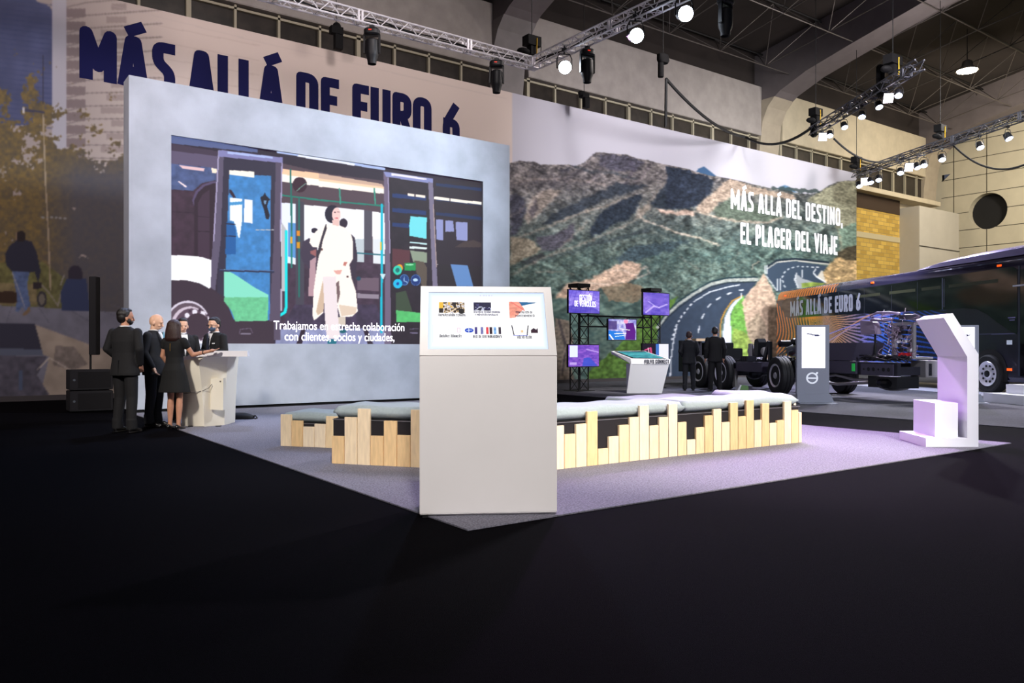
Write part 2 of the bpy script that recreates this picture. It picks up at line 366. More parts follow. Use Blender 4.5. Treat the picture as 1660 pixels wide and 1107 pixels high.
# reinforced ribs: column, curved knee and roof rib in one
prof = [(-.4, 0), (-.05, 10.9), (.12, 12.3), (.42, 12.95), (.8, 13.35), (1.1, 13.55), (2.5, 14.1), (4.7, 14.65), (8.4, 15.5), (14, 16.4), (22, 17.0), (34, 17.2)]
for i, u0 in enumerate((.8, 16.8, 32.8, 48.8)):
    mb = MB(); top = [(t, z) for t, z in reversed([(34, 19.5), (22, 19.3), (8.4, 18.0), (2.5, 16.7), (1.0, 16.2), (-.4, 16.2)])]
    poly = [(HW - t, z) for t, z in prof] + [(HW - t, z) for t, z in reversed(top)]
    kc = 5; low = [(HW - t, z) for t, z in prof[:kc]] + [(HW + .4, 13.35), (HW + .4, 0)]
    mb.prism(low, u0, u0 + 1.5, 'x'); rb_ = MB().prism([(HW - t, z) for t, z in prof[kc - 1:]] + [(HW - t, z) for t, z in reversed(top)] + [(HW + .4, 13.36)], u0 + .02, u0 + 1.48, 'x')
    struct('ceiling_rib_%d' % (i + 1), rb_, mat('roof_rib_shaded', (108, 100, 102), .85, var=.08, scale=2))  # darker colour paints in the shade on the rib web
    struct('wall_rib_%d' % (i + 1), mb, mat('rib_cream', (172, 160, 142), .85, var=.08, scale=2) if i > 1 else M_beam)
# roof: sheeting that follows the ribs
rp = [(-.4, 15.6), (2.5, 16.1), (8.4, 17.1), (14, 17.9), (22, 18.5), (34, 18.8)]
struct('wall_back_top', MB().box((-25, HW + .36, 11.6), (52, HW + .6, 17)), M_ceil)
struct('wall_left', MB().box((-25.4, -14, 0), (-25, HW, 18)), M_ceil)
struct('ceiling', MB().prism([(HW - t, z) for t, z in rp] + [(HW - t, z + .2) for t, z in reversed(rp)], -25, 52, 'x'), M_ceil)
# space frame of thin tubes under the roof sheet
sf = MB(); S = 3.2
def zr(t): return float(np.interp(t, [a for a, _ in rp], [b for _, b in rp]))
nodes = {}
for i in range(-6, 16):
    for j in range(0, 8):
        nodes[i, j] = Vector((i * S + 2.2, HW - 1.6 - j * S, zr(1.6 + j * S) - 1.75))
for (i, j), p in nodes.items():
    for d in ((1, 0), (0, 1)):
        q = nodes.get((i + d[0], j + d[1]))
        if q: sf.tube([p, q], .026, 5)
    for dx, dy in ((.5, .5), (-.5, .5), (.5, -.5), (-.5, -.5)):
        t = HW - (p.y + dy * S); q = Vector((p.x + dx * S, p.y + dy * S, zr(max(0, t)) - .12)); sf.tube([p, q], .018, 5)
struct('ceiling_frame', sf, M_steel)
rb = MB()
for j in range(0, 9):
    t = .1 + j * S; rb.tube([(-20, HW - t, zr(t) - .15), (51, HW - t, zr(t) - .15)], .05, 5)
struct('ceiling_purlins', rb, M_dark)
# end wall of large panels with a round opening
M_panel = mat('end_wall_panel', (196, 188, 166), .8, var=.05, scale=1.5)
ew = MB(); XE = 50.9; cy, cz, cr = 21.65, 9.4, 1.08
def ring(y0, y1, z0, z1):
    n = 32; o_ = []; c_ = []
    for k in range(n):
        a = 2 * PI * k / n + PI / n; ca, sa = math.cos(a), math.sin(a); c_.append((XE, cy + cr * ca, cz + cr * sa))
        m_ = min((y1 - cy) / ca if ca > 0 else (y0 - cy) / ca, (z1 - cz) / sa if sa > 0 else (z0 - cz) / sa); o_.append((XE, cy + m_ * ca, cz + m_ * sa))
    ew.add(c_ + o_, [(k, (k + 1) % n, n + (k + 1) % n, n + k) for k in range(n)])
ring(19.4, 24.3, 7.0, 12.0)
def q4(y0, y1, z0, z1): ew.add([(XE, y0, z0), (XE, y1, z0), (XE, y1, z1), (XE, y0, z1)], [(0, 1, 2, 3)])
q4(-14, 24.3, 0, 7.0); q4(-14, 24.3, 12.0, 19); q4(-14, 19.4, 7.0, 12.0); q4(24.3, 24.8, 0, 19)
for k in range(32):
    a0, a1 = 2 * PI * k / 32 + PI / 32, 2 * PI * (k + 1) / 32 + PI / 32
    ew.add([(XE, cy + cr * math.cos(a), cz + cr * math.sin(a)) for a in (a0, a1)] + [(XE + .5, cy + cr * math.cos(a), cz + cr * math.sin(a)) for a in (a1, a0)], [(0, 1, 2, 3)])
struct('wall_right', ew, M_panel)
struct('wall_right_duct', MB().box((XE + .5, cy - 1.4, cz - 1.4), (XE + .55, cy + 1.4, cz + 1.4)), M_blk)
jt = MB(); z = .93
while z < 16.5: jt.box((XE - .012, -13, z - .018), (XE - .002, HW, z + .018)) if abs(z - cz) > cr else (jt.box((XE - .012, -13, z - .018), (XE - .002, cy - math.sqrt(cr**2 - (z - cz)**2), z + .018)), jt.box((XE - .012, cy + math.sqrt(cr**2 - (z - cz)**2), z - .018), (XE - .002, HW, z + .018))); z += 1.07
for y in (23.6, 21.7, 17.0, 12.4):
    if y == 21.7: jt.box((XE - .012, y - .02, 0), (XE - .002, y + .02, cz - cr)); jt.box((XE - .012, y - .02, cz + cr), (XE - .002, y + .02, 17))
    else: jt.box((XE - .012, y - .02, 0), (XE - .002, y + .02, 17))
struct('trim_5', jt, mat('panel_joint', (70, 66, 58), .9))
# boxed plinth below the last column and the yellow brick infill beside it
bx = MB().box((45.2, HW - 1.5, 0), (49.9, HW - .02, 9.3)); struct('wall_corner_box', bx, mat('light_box', (186, 180, 168), .8, var=.05, scale=1), bevel=.02)
struct('trim_6', MB().box((45.18, HW - 1.53, 7.0), (49.92, HW - 1.5, 7.05)), mat('panel_joint', (70, 66, 58)))
mbk = bpy.data.materials.new('yellow_brick'); mbk.use_nodes = True; nt = mbk.node_tree; b = nt.nodes['Principled BSDF']; br = nt.nodes.new('ShaderNodeTexBrick')
tc = nt.nodes.new('ShaderNodeTexCoord'); mp = nt.nodes.new('ShaderNodeMapping'); mp.inputs['Rotation'].default_value = (PI / 2, 0, 0)
nt.links.new(tc.outputs['Object'], mp.inputs[0]); nt.links.new(mp.outputs[0], br.inputs[0]); nt.links.new(br.outputs[0], b.inputs['Base Color'])
br.inputs['Scale'].default_value = 1; br.inputs['Brick Width'].default_value = .6; br.inputs['Row Height'].default_value = .22; br.inputs['Mortar Size'].default_value = .012
br.inputs['Color1'].default_value = (*lin((212, 176, 84)), 1); br.inputs['Color2'].default_value = (*lin((176, 142, 62)), 1); br.inputs['Mortar'].default_value = (*lin((140, 122, 80)), 1); b.inputs['Roughness'].default_value = .9
struct('wall_brick', MB().box((38.0, HW - .35, 0), (45.2, HW - .02, 9.7)), mbk)
for k, z in enumerate((4.2, 7.3)): struct('trim_%d' % (7 + k), MB().box((38, HW - .38, z), (45.2, HW - .34, z + .3)), mat('render_band', (190, 176, 140), .9))
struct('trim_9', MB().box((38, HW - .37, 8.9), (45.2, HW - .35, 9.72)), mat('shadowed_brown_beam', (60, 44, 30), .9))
# round high-bay lamp under the roof and its kin further off
def highbay(loc, label):
    t = thing('ceiling_lamp', label, 'ceiling lamp', loc)
    MB().lathe([(.08, .5), (.2, .42), (.24, .2), (.48, .0), (.46, 0), (.2, .18)], n=24).build('lamp_shade', mat('lamp_alu', (120, 116, 110), .4, .6), t, True)
    MB().lathe([(.01, -.02), (.40, -.02), (.42, .03), (.01, .05)], n=24).build('bulb', mat('lamp_glow', (255, 240, 214), .5, emit=60), t, True)
    MB().tube([(0, 0, .5), (0, 0, 1.9)], .02, 6).build('cable', M_blk, t)
p = at(1568, 36.0, 115); highbay(p, 'round glowing high-bay lamp hanging under the dark roof')
# ================================================================ printed fabric wall
YM = 21.33
def paint_mural(p):
    X, Y = p.X, p.Y
    # --- sky tone, left town print
    p.C[:] = (184, 181, 192); p.put(np.nonzero(X < 830)[0], (206, 190, 182))
    i = np.nonzero(X < 300)[0]; g = np.clip((300 - X[i]) / 200, 0, 1)[:, None]; p.C[i] = p.C[i] * (1 - g) + np.array((158, 146, 142)) * g
    for k in range(15):   # blind rows of the block of flats
        y = 6 + k * 21; p.line([(107, y + 6), (140, y - 2), (262, y - 12 + k)], (120, 110, 108), 2.2, a=.7)
        p.rect(108, y + 8, 138, y + 22, (112, 98, 100), a=.75); p.rect(180 - k % 3 * 8, y, 205, y + 10, (132, 118, 116), a=.5)
    for k in range(7): p.line([(250, 14 + k * 26), (420, 50 + k * 24)], (184, 166, 158), 1.5, a=.5)
    p.rect(84, -30, 107, 245, (168, 164, 172)); p.poly([(-80, -60), (30, -60), (60, 3), (80, 10), (85, 20), (85, 200), (-80, 210)], (82, 86, 116), nz=.15, ns=30)
    for k in range(26): p.line([(-60, -10 + k * 8), (84, 8 + k * 8)], (70, 76, 108), 2, a=.5)
    i = np.nonzero((X < 300) & (Y > 60))[0]; x, y = X[i], Y[i]
    n = fbm(x / 26, y / 26, 5, 11) + .5 * (fbm(x / 4.5, y / 4.5, 3, 31) - .5); lim = np.interp(y, [60, 150, 230, 300, 640], [.80, .56, .40, .18, 0]); lim = lim + np.clip((x - 60) / 500, 0, .3) * (y < 260)
    m_ = n > lim; c1 = fbm(x / 5, y / 5, 3, 3)[:, None]; tree = np.array((78, 74, 70)) * (1 - c1) + np.array((138, 114, 66)) * c1
    dark = np.clip((x - 60) / 80, 0, .8)[:, None] * np.clip((y - 230) / 60, 0, 1)[:, None]; tree = tree * (1 - dark) + np.array((84, 84, 96)) * dark
    p.C[i[m_]] = tree[m_]
    p.poly([(-60, 425), (70, 425), (110, 455), (110, 500), (-60, 500)], (104, 104, 66), a=.8, nz=.3); p.poly([(-60, 455), (60, 460), (60, 495), (-60, 492)], (126, 114, 84), nz=.2)
    p.ell(12, 482, 26, 10, (62, 48, 40)); p.poly([(-60, 492), (100, 500), (215, 508), (215, 700), (-60, 700)], (116, 116, 130), nz=.1, ns=14)
    for k in range(6): p.line([(-20 + k * 40, 494), (-60 + k * 70, 524)], (96, 96, 110), 1)
    p.poly([(-60, 524), (57, 524), (70, 575), (-60, 572)], (58, 58, 72)); p.poly([(-60, 564), (68, 566), (70, 576), (-60, 576)], (92, 98, 116))
    p.poly([(57, 526), (150, 560), (215, 582), (215, 660), (60, 660), (80, 578), (70, 575)], (158, 146, 134), nz=.12, ns=20)
    p.poly([(90, 560), (120, 562), (142, 590), (120, 600), (86, 592)], (112, 104, 102), a=.7, nz=.3)
    p.poly([(-60, 575), (76, 578), (60, 608), (80, 640), (-60, 660)], (84, 82, 94), nz=.25, ns=9); p.line([(60, 600), (80, 580), (118, 602)], (186, 176, 166), 1.6); p.rect(30, 600, 37, 632, (84, 104, 138), a=.6)
    p.line([(70, 90), (70, 168)], (60, 58, 74), 1.6); p.line([(70, 186), (74, 300), (78, 372), (82, 470)], (160, 144, 122), 2.4); p.line([(38, 178), (70, 182)], (70, 68, 84), 4); p.rect(36, 174, 40, 184, (206, 200, 196)); p.line([(68, 352), (108, 354)], (142, 140, 140), 3, dash=(7, 4))
    # walker and companion with a pushchair, printed out of focus
    p.poly([(14, 400), (26, 390), (40, 388), (52, 392), (60, 410), (66, 440), (62, 458), (56, 440), (48, 442), (20, 440), (10, 430), (8, 412)], (50, 50, 64)); p.ell(34, 383, 8, 9, (48, 42, 44)); p.line([(27, 378), (27, 388)], (150, 126, 108), 2)
    p.poly([(19, 440), (48, 440), (44, 462), (50, 500), (44, 508), (36, 496), (30, 506), (25, 504), (28, 480)], (88, 104, 142), nz=.2, ns=4); p.line([(20, 442), (34, 480), (40, 498)], (150, 150, 158), 1.6); p.poly([(36, 510), (48, 496), (50, 504), (40, 512)], (124, 104, 84)); p.rect(54, 458, 68, 468, (52, 46, 50))
    p.ell(68, 485, 8, 13, (58, 56, 62)); p.ell(68, 485, 5, 9, (112, 106, 98)); p.line([(68, 462), (82, 478), (94, 496), (100, 470)], (138, 130, 124), 2); p.ell(122, 446, 12, 16, (56, 52, 64)); p.poly([(108, 452), (140, 452), (146, 504), (100, 504), (98, 474)], (58, 66, 96)); p.line([(104, 446), (98, 462)], (150, 144, 140), 2)
    # --- mountains, right part
    p.tr(820, 220, 4.257)
    sky = [(-60, 210), (30, 190), (100, 170), (150, 178), (200, 180), (240, 200), (330, 200), (430, 200), (480, 212), (540, 185), (590, 145), (620, 115), (680, 118), (840, 132), (900, 155), (1000, 175), (1100, 200), (1180, 215), (1277, 235)]
    P1 = [tuple(q) for q in p.T(sky)]; p.tr(1080, 220, 4.258)
    P2 = [tuple(q) for q in p.T([(80, 215), (180, 240), (300, 275), (400, 290), (500, 310), (640, 345), (720, 362), (850, 380), (900, 395), (1000, 405), (1060, 385), (1120, 345), (1180, 320), (1250, 310), (1400, 310)])]
    p.poly([(195, 262), (225, 225), (262, 212), (310, 250), (370, 300)], (62, 92, 128)); p.poly([(740, 372), (790, 350), (820, 340), (850, 352), (900, 392)], (92, 124, 156))
    p.tr(); land = P1 + P2 + [(1420, 700), (790, 700)]; p.poly(land, (116, 114, 108), nz=.35, ns=5, rag=1.0)
    i = np.nonzero(p.inside(land, X, Y))[0]; x, y = X[i], Y[i]
    g = np.clip((y - 300 + (x - 830) * .05) / 130, 0, 1)[:, None]; sp = fbm(x / 1.9, y / 1.7, 3, 9)[:, None]
    def hgt(x, y): u = x + y * 1.5; v = y - x * .30; wv = 10 * (fbm(x / 40, y / 40, 3, 4) - .5); return 1 - np.abs(fbm((u + wv) / 58, (v + wv) / 24, 5, 21) - .5) * 2
    sh = np.clip((hgt(x + 2.2, y) - hgt(x - 2.2, y)) * 4.5, -1, 1)[:, None]
    base = np.array((122, 114, 112)) * (1 - g) + np.array((98, 116, 106)) * g; shrub = np.array((62, 60, 68)) * (1 - g) + np.array((54, 78, 78)) * g
    den = fbm(x / 30, y / 12, 3, 14)[:, None]; k = np.clip((sp - .62 + .42 * den - .16 * sh) * 4 + .15, 0, 1) * .8
    p.C[i] = (base * (1 - k) + shrub * k) * (1 + .34 * sh)
    bX, bY = p.X.copy(), p.Y.copy(); p.X = p.X + 7 * (fbm(X / 5, Y / 4, 3, 61) - .5); p.Y = p.Y + 6 * (fbm(X / 5, Y / 4, 3, 62) - .5)
    p.tr(820, 220, 4.257)
    for q, c in (([(255, 620), (300, 560), (400, 500), (500, 450), (620, 400), (700, 360), (760, 325), (860, 335), (980, 335), (940, 370), (820, 400), (700, 440), (560, 500), (430, 560), (380, 580), (300, 610)], (44, 52, 64)),
                 ([(590, 705), (580, 650), (640, 540), (720, 480), (800, 450), (950, 395), (900, 520), (840, 580), (720, 620), (640, 680)], (32, 42, 58)),
                 ([(1000, 470), (1060, 390), (1160, 300), (1277, 240), (1300, 500), (1150, 510), (1050, 500)], (38, 48, 62)),
                 ([(30, 405), (130, 420), (140, 500), (120, 600), (70, 680), (30, 690)], (66, 66, 82)),
                 ([(200, 700), (330, 690), (470, 600), (470, 700), (380, 770), (250, 800)], (78, 74, 88)), ([(100, 880), (200, 820), (260, 810), (280, 840), (160, 890)], (60, 62, 66)),
                 ([(760, 840), (860, 770), (1000, 740), (1277, 720), (1150, 790), (900, 860), (780, 900)], (58, 76, 86)), ([(640, 130), (840, 140), (960, 180), (900, 240), (760, 250), (660, 210)], (74, 72, 88)),
                 ([(350, 240), (470, 215), (420, 245)], (50, 50, 60))): p.poly(q, c, a=.86, nz=.5, ns=2.2, rag=3)
    T_ = (162, 148, 134); DK = (46, 56, 66)
    for q, w_, c in (([(480, 215), (600, 250), (760, 260), (900, 300)], 16, DK), ([(60, 330), (200, 300), (420, 300), (620, 320), (700, 350)], 12, (150, 134, 128)), ([(520, 240), (420, 300), (300, 340)], 20, (70, 66, 74)), ([(560, 760), (640, 740), (820, 700), (980, 650)], 22, DK), ([(60, 900), (260, 850), (480, 800), (700, 700)], 20, (62, 74, 78)),
                     ([(400, 900), (600, 880), (760, 840)], 18, (66, 82, 84)), ([(960, 560), (1060, 660), (1200, 720), (1277, 760)], 16, (60, 80, 84)), ([(820, 700), (1000, 690), (1200, 760)], 14, (70, 90, 90)), ([(960, 900), (1080, 850), (1277, 840)], 22, (64, 84, 82)), ([(30, 560), (100, 520), (210, 400), (290, 370)], 10, (150, 136, 128)), ([(600, 130), (560, 200), (500, 260)], 12, (84, 76, 82)),
                     ([(700, 130), (680, 200), (600, 300)], 14, (88, 80, 90)), ([(860, 150), (880, 240), (820, 330)], 18, (72, 66, 84)), ([(1000, 190), (960, 260), (900, 330)], 14, (90, 80, 90))): p.line(q, c, w_, a=.55, nz=.5, ns=2.5)
    p.poly([(280, 365), (380, 380), (300, 470), (240, 530), (150, 620), (130, 560), (170, 450)], (158, 142, 130), a=.75, nz=.3, ns=3, rag=2); p.poly([(210, 430), (225, 500), (170, 590), (160, 520)], (70, 66, 78), a=.7, rag=1)
    p.line([(90, 700), (260, 640), (400, 578), (560, 520), (700, 478), (800, 440)], T_, 13, a=.7, nz=.2); p.line([(800, 440), (940, 390)], T_, 8, a=.6)
    p.line([(340, 810), (430, 720), (560, 600)], T_, 12, a=.5); p.line([(40, 960), (200, 870), (400, 790), (600, 720), (800, 630), (930, 560), (1030, 400), (1120, 300)], T_, 14, a=.5, nz=.3)
    p.poly([(30, 700), (170, 710), (240, 790), (130, 850), (30, 900)], (150, 134, 112), a=.8, nz=.2, ns=4, rag=2); p.poly([(880, 570), (930, 500), (1000, 470), (1000, 500), (930, 560)], T_, a=.8, rag=1)
    p.line([(915, 560), (1050, 620), (1150, 655), (1277, 690)], (200, 184, 168), 9); p.poly([(1040, 505), (1140, 520), (1300, 515), (1300, 550), (1160, 545), (1060, 530)], (186, 158, 142), nz=.2, rag=1)
    p.poly([(340, 1120), (420, 1020), (560, 990), (640, 960), (720, 920), (820, 870), (920, 880), (940, 920), (900, 980), (850, 1010), (740, 1030), (640, 1060), (640, 1120)], (190, 160, 136), nz=.2, ns=5, rag=2)
    p.line([(700, 930), (800, 930), (900, 960), (960, 900), (990, 940), (900, 990)], (224, 204, 186), 6); p.line([(200, 935), (380, 940), (480, 950)], T_, 5, a=.8); p.line([(520, 1010), (660, 1020), (800, 1035)], (220, 200, 180), 6)
    p.tr(1080, 220, 4.258)
    p.poly([(0, 208), (150, 240), (260, 275), (330, 310), (300, 400), (220, 480), (160, 505), (0, 500)], (40, 48, 64), nz=.4, ns=3, rag=2)
    p.poly([(200, 500), (340, 370), (440, 300), (520, 325), (700, 372), (880, 410), (900, 440), (560, 400), (460, 420), (360, 470), (300, 540), (260, 540)], (158, 138, 122), nz=.2, ns=4, rag=1.5)
    p.poly([(320, 510), (440, 430), (600, 460), (760, 540), (800, 570), (700, 590), (500, 590), (350, 560)], (86, 98, 86), nz=.3, ns=3, rag=1); p.line([(200, 520), (330, 560), (500, 592), (700, 600), (800, 560)], (178, 158, 140), 14, a=.8, nz=.3)
    p.line([(0, 645), (130, 685), (250, 715), (365, 755)], (196, 180, 160), 9); p.line([(500, 800), (480, 830)], T_, 10, a=.6); p.line([(90, 830), (160, 880), (230, 930)], T_, 7, a=.5)
    p.poly([(960, 445), (1060, 388), (1120, 348), (1180, 322), (1400, 300), (1400, 830), (1200, 800), (1180, 640), (1160, 500)], (142, 140, 116), nz=.35, ns=2.6, rag=1); p.poly([(1190, 640), (1400, 560), (1400, 860), (1220, 820)], (110, 134, 118), nz=.45, ns=2.6)
    p.poly([(720, 350), (1060, 378), (1060, 392), (880, 392), (730, 368)], (48, 60, 60), a=.8, rag=2.5)
    p.poly([(1180, 800), (1240, 770), (1400, 740), (1400, 860), (1200, 870)], (74, 66, 50), nz=.4, ns=3, rag=1.5)
    p.poly([(1070, 970), (1130, 880), (1180, 830), (1260, 860), (1400, 860), (1400, 1100), (1150, 1060), (1060, 1000)], (182, 150, 104), nz=.4, ns=5, rag=1.5)
    q_ = soften(p.C, nu, nv, 2); j_ = np.nonzero(p.inside([(a, b + 7) for a, b in land[:-2]] + land[-2:], X, Y))[0]; p.C[j_] = q_[j_]
    i = i[(Y[i] < 480)]; x, y = X[i], Y[i]; sh = np.clip((hgt(x + 2, y) - hgt(x - 2, y)) * 4, -1, 1)[:, None]; s2 = (fbm(x / 2.2, y / 1.8, 3, 77)[:, None] - .5) * 2; g2 = p.C[i].mean(1)[:, None]; p.C[i] = (g2 + (p.C[i] - g2) * .85) * (1 + .18 * sh + .42 * s2)
    p.X, p.Y = bX, bY
    # green bank and rock below the hillside
    p.tr(900, 440, 5.03)
    p.poly([(260, 830), (380, 720), (480, 640), (620, 500), (680, 380), (740, 330), (1000, 200), (860, 440), (830, 560), (900, 1000), (260, 1000)], (78, 108, 50), nz=.5, ns=4, rag=3)
    p.poly([(0, 380), (110, 400), (150, 560), (100, 700), (200, 1000), (-40, 1000)], (122, 104, 92), a=.8, nz=.5, ns=3); p.line([(30, 400), (90, 620), (50, 840)], (56, 52, 58), 22, a=.7, nz=.3); p.line([(120, 520), (60, 700), (40, 900)], (156, 140, 126), 12, a=.6, nz=.3)
    p.poly([(370, 130), (560, 90), (700, 110), (740, 190), (640, 260), (440, 240)], (140, 116, 92), a=.7, nz=.4, ns=3, rag=2)
    # near road
    p.tr(1100, 340, 5.033); RD = (54, 66, 84)
    p.poly([(-170, 985), (-100, 880), (-20, 790), (120, 700), (250, 625), (400, 590), (640, 585), (560, 690), (440, 740), (380, 820), (345, 900), (335, 1000), (330, 1500), (-170, 1500)], RD, nz=.08)
    p.line([(-170, 960), (-100, 860), (0, 770), (130, 680), (270, 605), (400, 575), (640, 568)], (158, 164, 160), 26, nz=.3, ns=2); p.line([(-170, 985), (-90, 880), (0, 798), (130, 705), (270, 628), (400, 595), (640, 588)], (36, 46, 56), 9); p.line([(-170, 940), (-100, 840), (0, 748), (130, 660), (270, 585), (400, 555), (640, 548)], (32, 52, 60), 12)
    p.line([(500, 612), (400, 630), (250, 672), (125, 750)], (222, 228, 236), 8); p.line([(105, 770), (30, 860), (-20, 950), (-55, 1060)], (222, 228, 236), 12, dash=(8, 4)); p.line([(-15, 950), (-40, 1060), (-60, 1200), (-70, 1390)], (222, 228, 236), 9)
    for a, b2 in (((525, 655), (500, 657)), ((430, 676), (400, 688)), ((338, 715), (308, 735)), ((260, 770), (238, 795)), ((208, 850), (190, 885)), ((172, 950), (160, 1000))): p.line([a, b2], (216, 222, 230), 11)
    p.poly([(530, 705), (470, 765), (430, 830), (420, 950), (440, 1107), (450, 1500), (650, 1500), (640, 1107), (560, 800)], (104, 156, 74), nz=.4, ns=3, rag=1)
    p.poly([(515, 715), (470, 735), (420, 790), (380, 870), (362, 1000), (370, 1500), (445, 1500), (430, 1000), (420, 860), (450, 790)], (198, 204, 224))
    p.line([(520, 703), (440, 742), (382, 822), (347, 900), (338, 1000), (334, 1400)], (206, 142, 44), 8)
    p.poly([(560, 690), (640, 600), (690, 520), (715, 545), (760, 640), (790, 720), (840, 1500), (600, 1500), (560, 1000), (520, 760)], (184, 160, 142), nz=.35, ns=3, rag=1.5); p.poly([(580, 900), (660, 840), (720, 960), (700, 1107), (560, 1107)], (140, 128, 110), a=.6, nz=.5, ns=3, rag=3)
    p.poly([(440, 960), (540, 1000), (620, 1107), (640, 1500), (450, 1500)], (132, 150, 74), a=.8, nz=.4, ns=3, rag=2)
    # far bend
    p.poly([(720, 545), (715, 490), (800, 430), (950, 420), (1100, 440), (1215, 460), (1180, 500), (1140, 540), (1200, 590), (1100, 610), (960, 640), (900, 660), (800, 670)], (56, 70, 88)); p.line([(722, 480), (800, 428), (950, 412), (1100, 430), (1225, 442)], (178, 178, 172), 12); p.line([(722, 468), (800, 414), (950, 400), (1100, 418), (1225, 430)], (28, 40, 52), 16)
    p.line([(868, 632), (843, 560), (860, 515), (900, 480), (980, 462), (1150, 470)], (220, 226, 232), 8, dash=(8, 4)); p.poly([(975, 640), (948, 570), (958, 520), (1010, 560), (1110, 592), (1010, 596), (1030, 640)], (150, 156, 164)); p.line([(975, 638), (948, 570), (962, 516)], (226, 230, 236), 8)
    p.line([(1200, 590), (1130, 550), (1100, 515), (1118, 485)], (226, 230, 236), 10); p.poly([(1130, 545), (1170, 490), (1200, 585)], (206, 200, 190)); p.poly([(1010, 640), (1000, 600), (1100, 590), (1190, 600), (1150, 640)], (132, 152, 72), nz=.3); p.line([(716, 540), (760, 600), (800, 658)], (216, 220, 224), 7)
    for x_ in (703, 720): p.line([(x_, 455), (x_, 520)], (226, 230, 236), 8)
    for x_ in (806, 830): p.line([(x_, 565), (x_, 655)], (226, 230, 236), 8)
    p.line([(515, 680), (515, 722)], (226, 230, 236), 7); p.line([(1008, 490), (1008, 550)], (226, 230, 236), 6); p.line([(600, 490), (605, 450), (660, 420)], T_, 8, a=.7)
    p.tr(); p.line([(180, 8), (420, 68), (820, 160)], (186, 172, 168), 1.6, a=.35)  # faint painted line for the truss shadow along the top
nu, nv = 930, 420
pxs = np.linspace(-46, 1388.5, nu); a_ = (pxs - HX) / F
Yd = YM / (UX - UY * a_); wx = UX * a_ * Yd + UY * Yd
ZM0, ZM1 = .12, 9.68; zz = np.linspace(ZM0, ZM1, nv)
PX, ZZ = np.meshgrid(pxs, zz); WX = np.meshgrid(wx, zz)[0]; YD = np.meshgrid(Yd, zz)[0]
pm = Paint(PX.ravel(), (HY - (ZZ - CH) / YD * F).ravel(), (200, 200, 200)); paint_mural(pm)
mural = thing('printed_backdrop', 'huge printed fabric wall of town and mountain road with navy and white slogans', 'backdrop')
grid('print', np.stack([WX.ravel(), np.full(WX.size, YM), ZZ.ravel()], 1), nu, nv, soften(pm.C, nu, nv, 1), attr_mat('printed_fabric', rough=.85, spec=.15), mural)
MB().box((wx[0], YM + .02, ZM0), (wx[-1], YM + .14, ZM1)).build('backing_frame', M_dark, mural)
MB().box((wx[0], YM - .1, 0), (wx[-1], YM + .3, .12)).build('base_strip', mat('base_grey', (62, 58, 60), .8), mural)
M_navy = mat('navy_letter', (13, 14, 66), .8, spec=.2); M_wlet = mat('white_letter', (236, 236, 244), .8, spec=.2)
def mx(px): a = (px - HX) / F; Y = YM / (UX - UY * a); return UX * a * Y + UY * Y
lb = MB()
for ch, a, b2 in (('M', 128.5, 189.5), ('Á', 191.5, 240), ('S', 246.5, 284), ('A', 305.5, 347.5), ('L', 352.5, 384), ('L', 386.5, 417), ('Á', 419.5, 459), ('D', 480, 516), ('E', 520, 549.5), ('E', 571, 598), ('U', 600.5, 633), ('R', 636, 667), ('O', 669, 699.5), ('6', 717.5, 745)):
    x0, x1 = mx(a), mx(b2); glyph(lb, ch, x0, x1 - x0, 1.26, .27 if ch != 'M' else .29, (0, YM - .006, 7.63), (1, 0, 0), (0, 0, 1))
lb.build('lettering', M_navy, mural)
for t_, xa, xb, z0 in (('MÁS ALLÁ DEL DESTINO,', 1184.5, 1366, 7.0), ('EL PLACER DEL VIAJE', 1200, 1357.5, 5.6)):
    poster_text('lettering', t_, (mx(xa), YM - .006, z0), (1, 0, 0), (0, 0, 1), mx(xb) - mx(xa), .85 if z0 > 6 else .9, M_wlet, mural, st=.18)
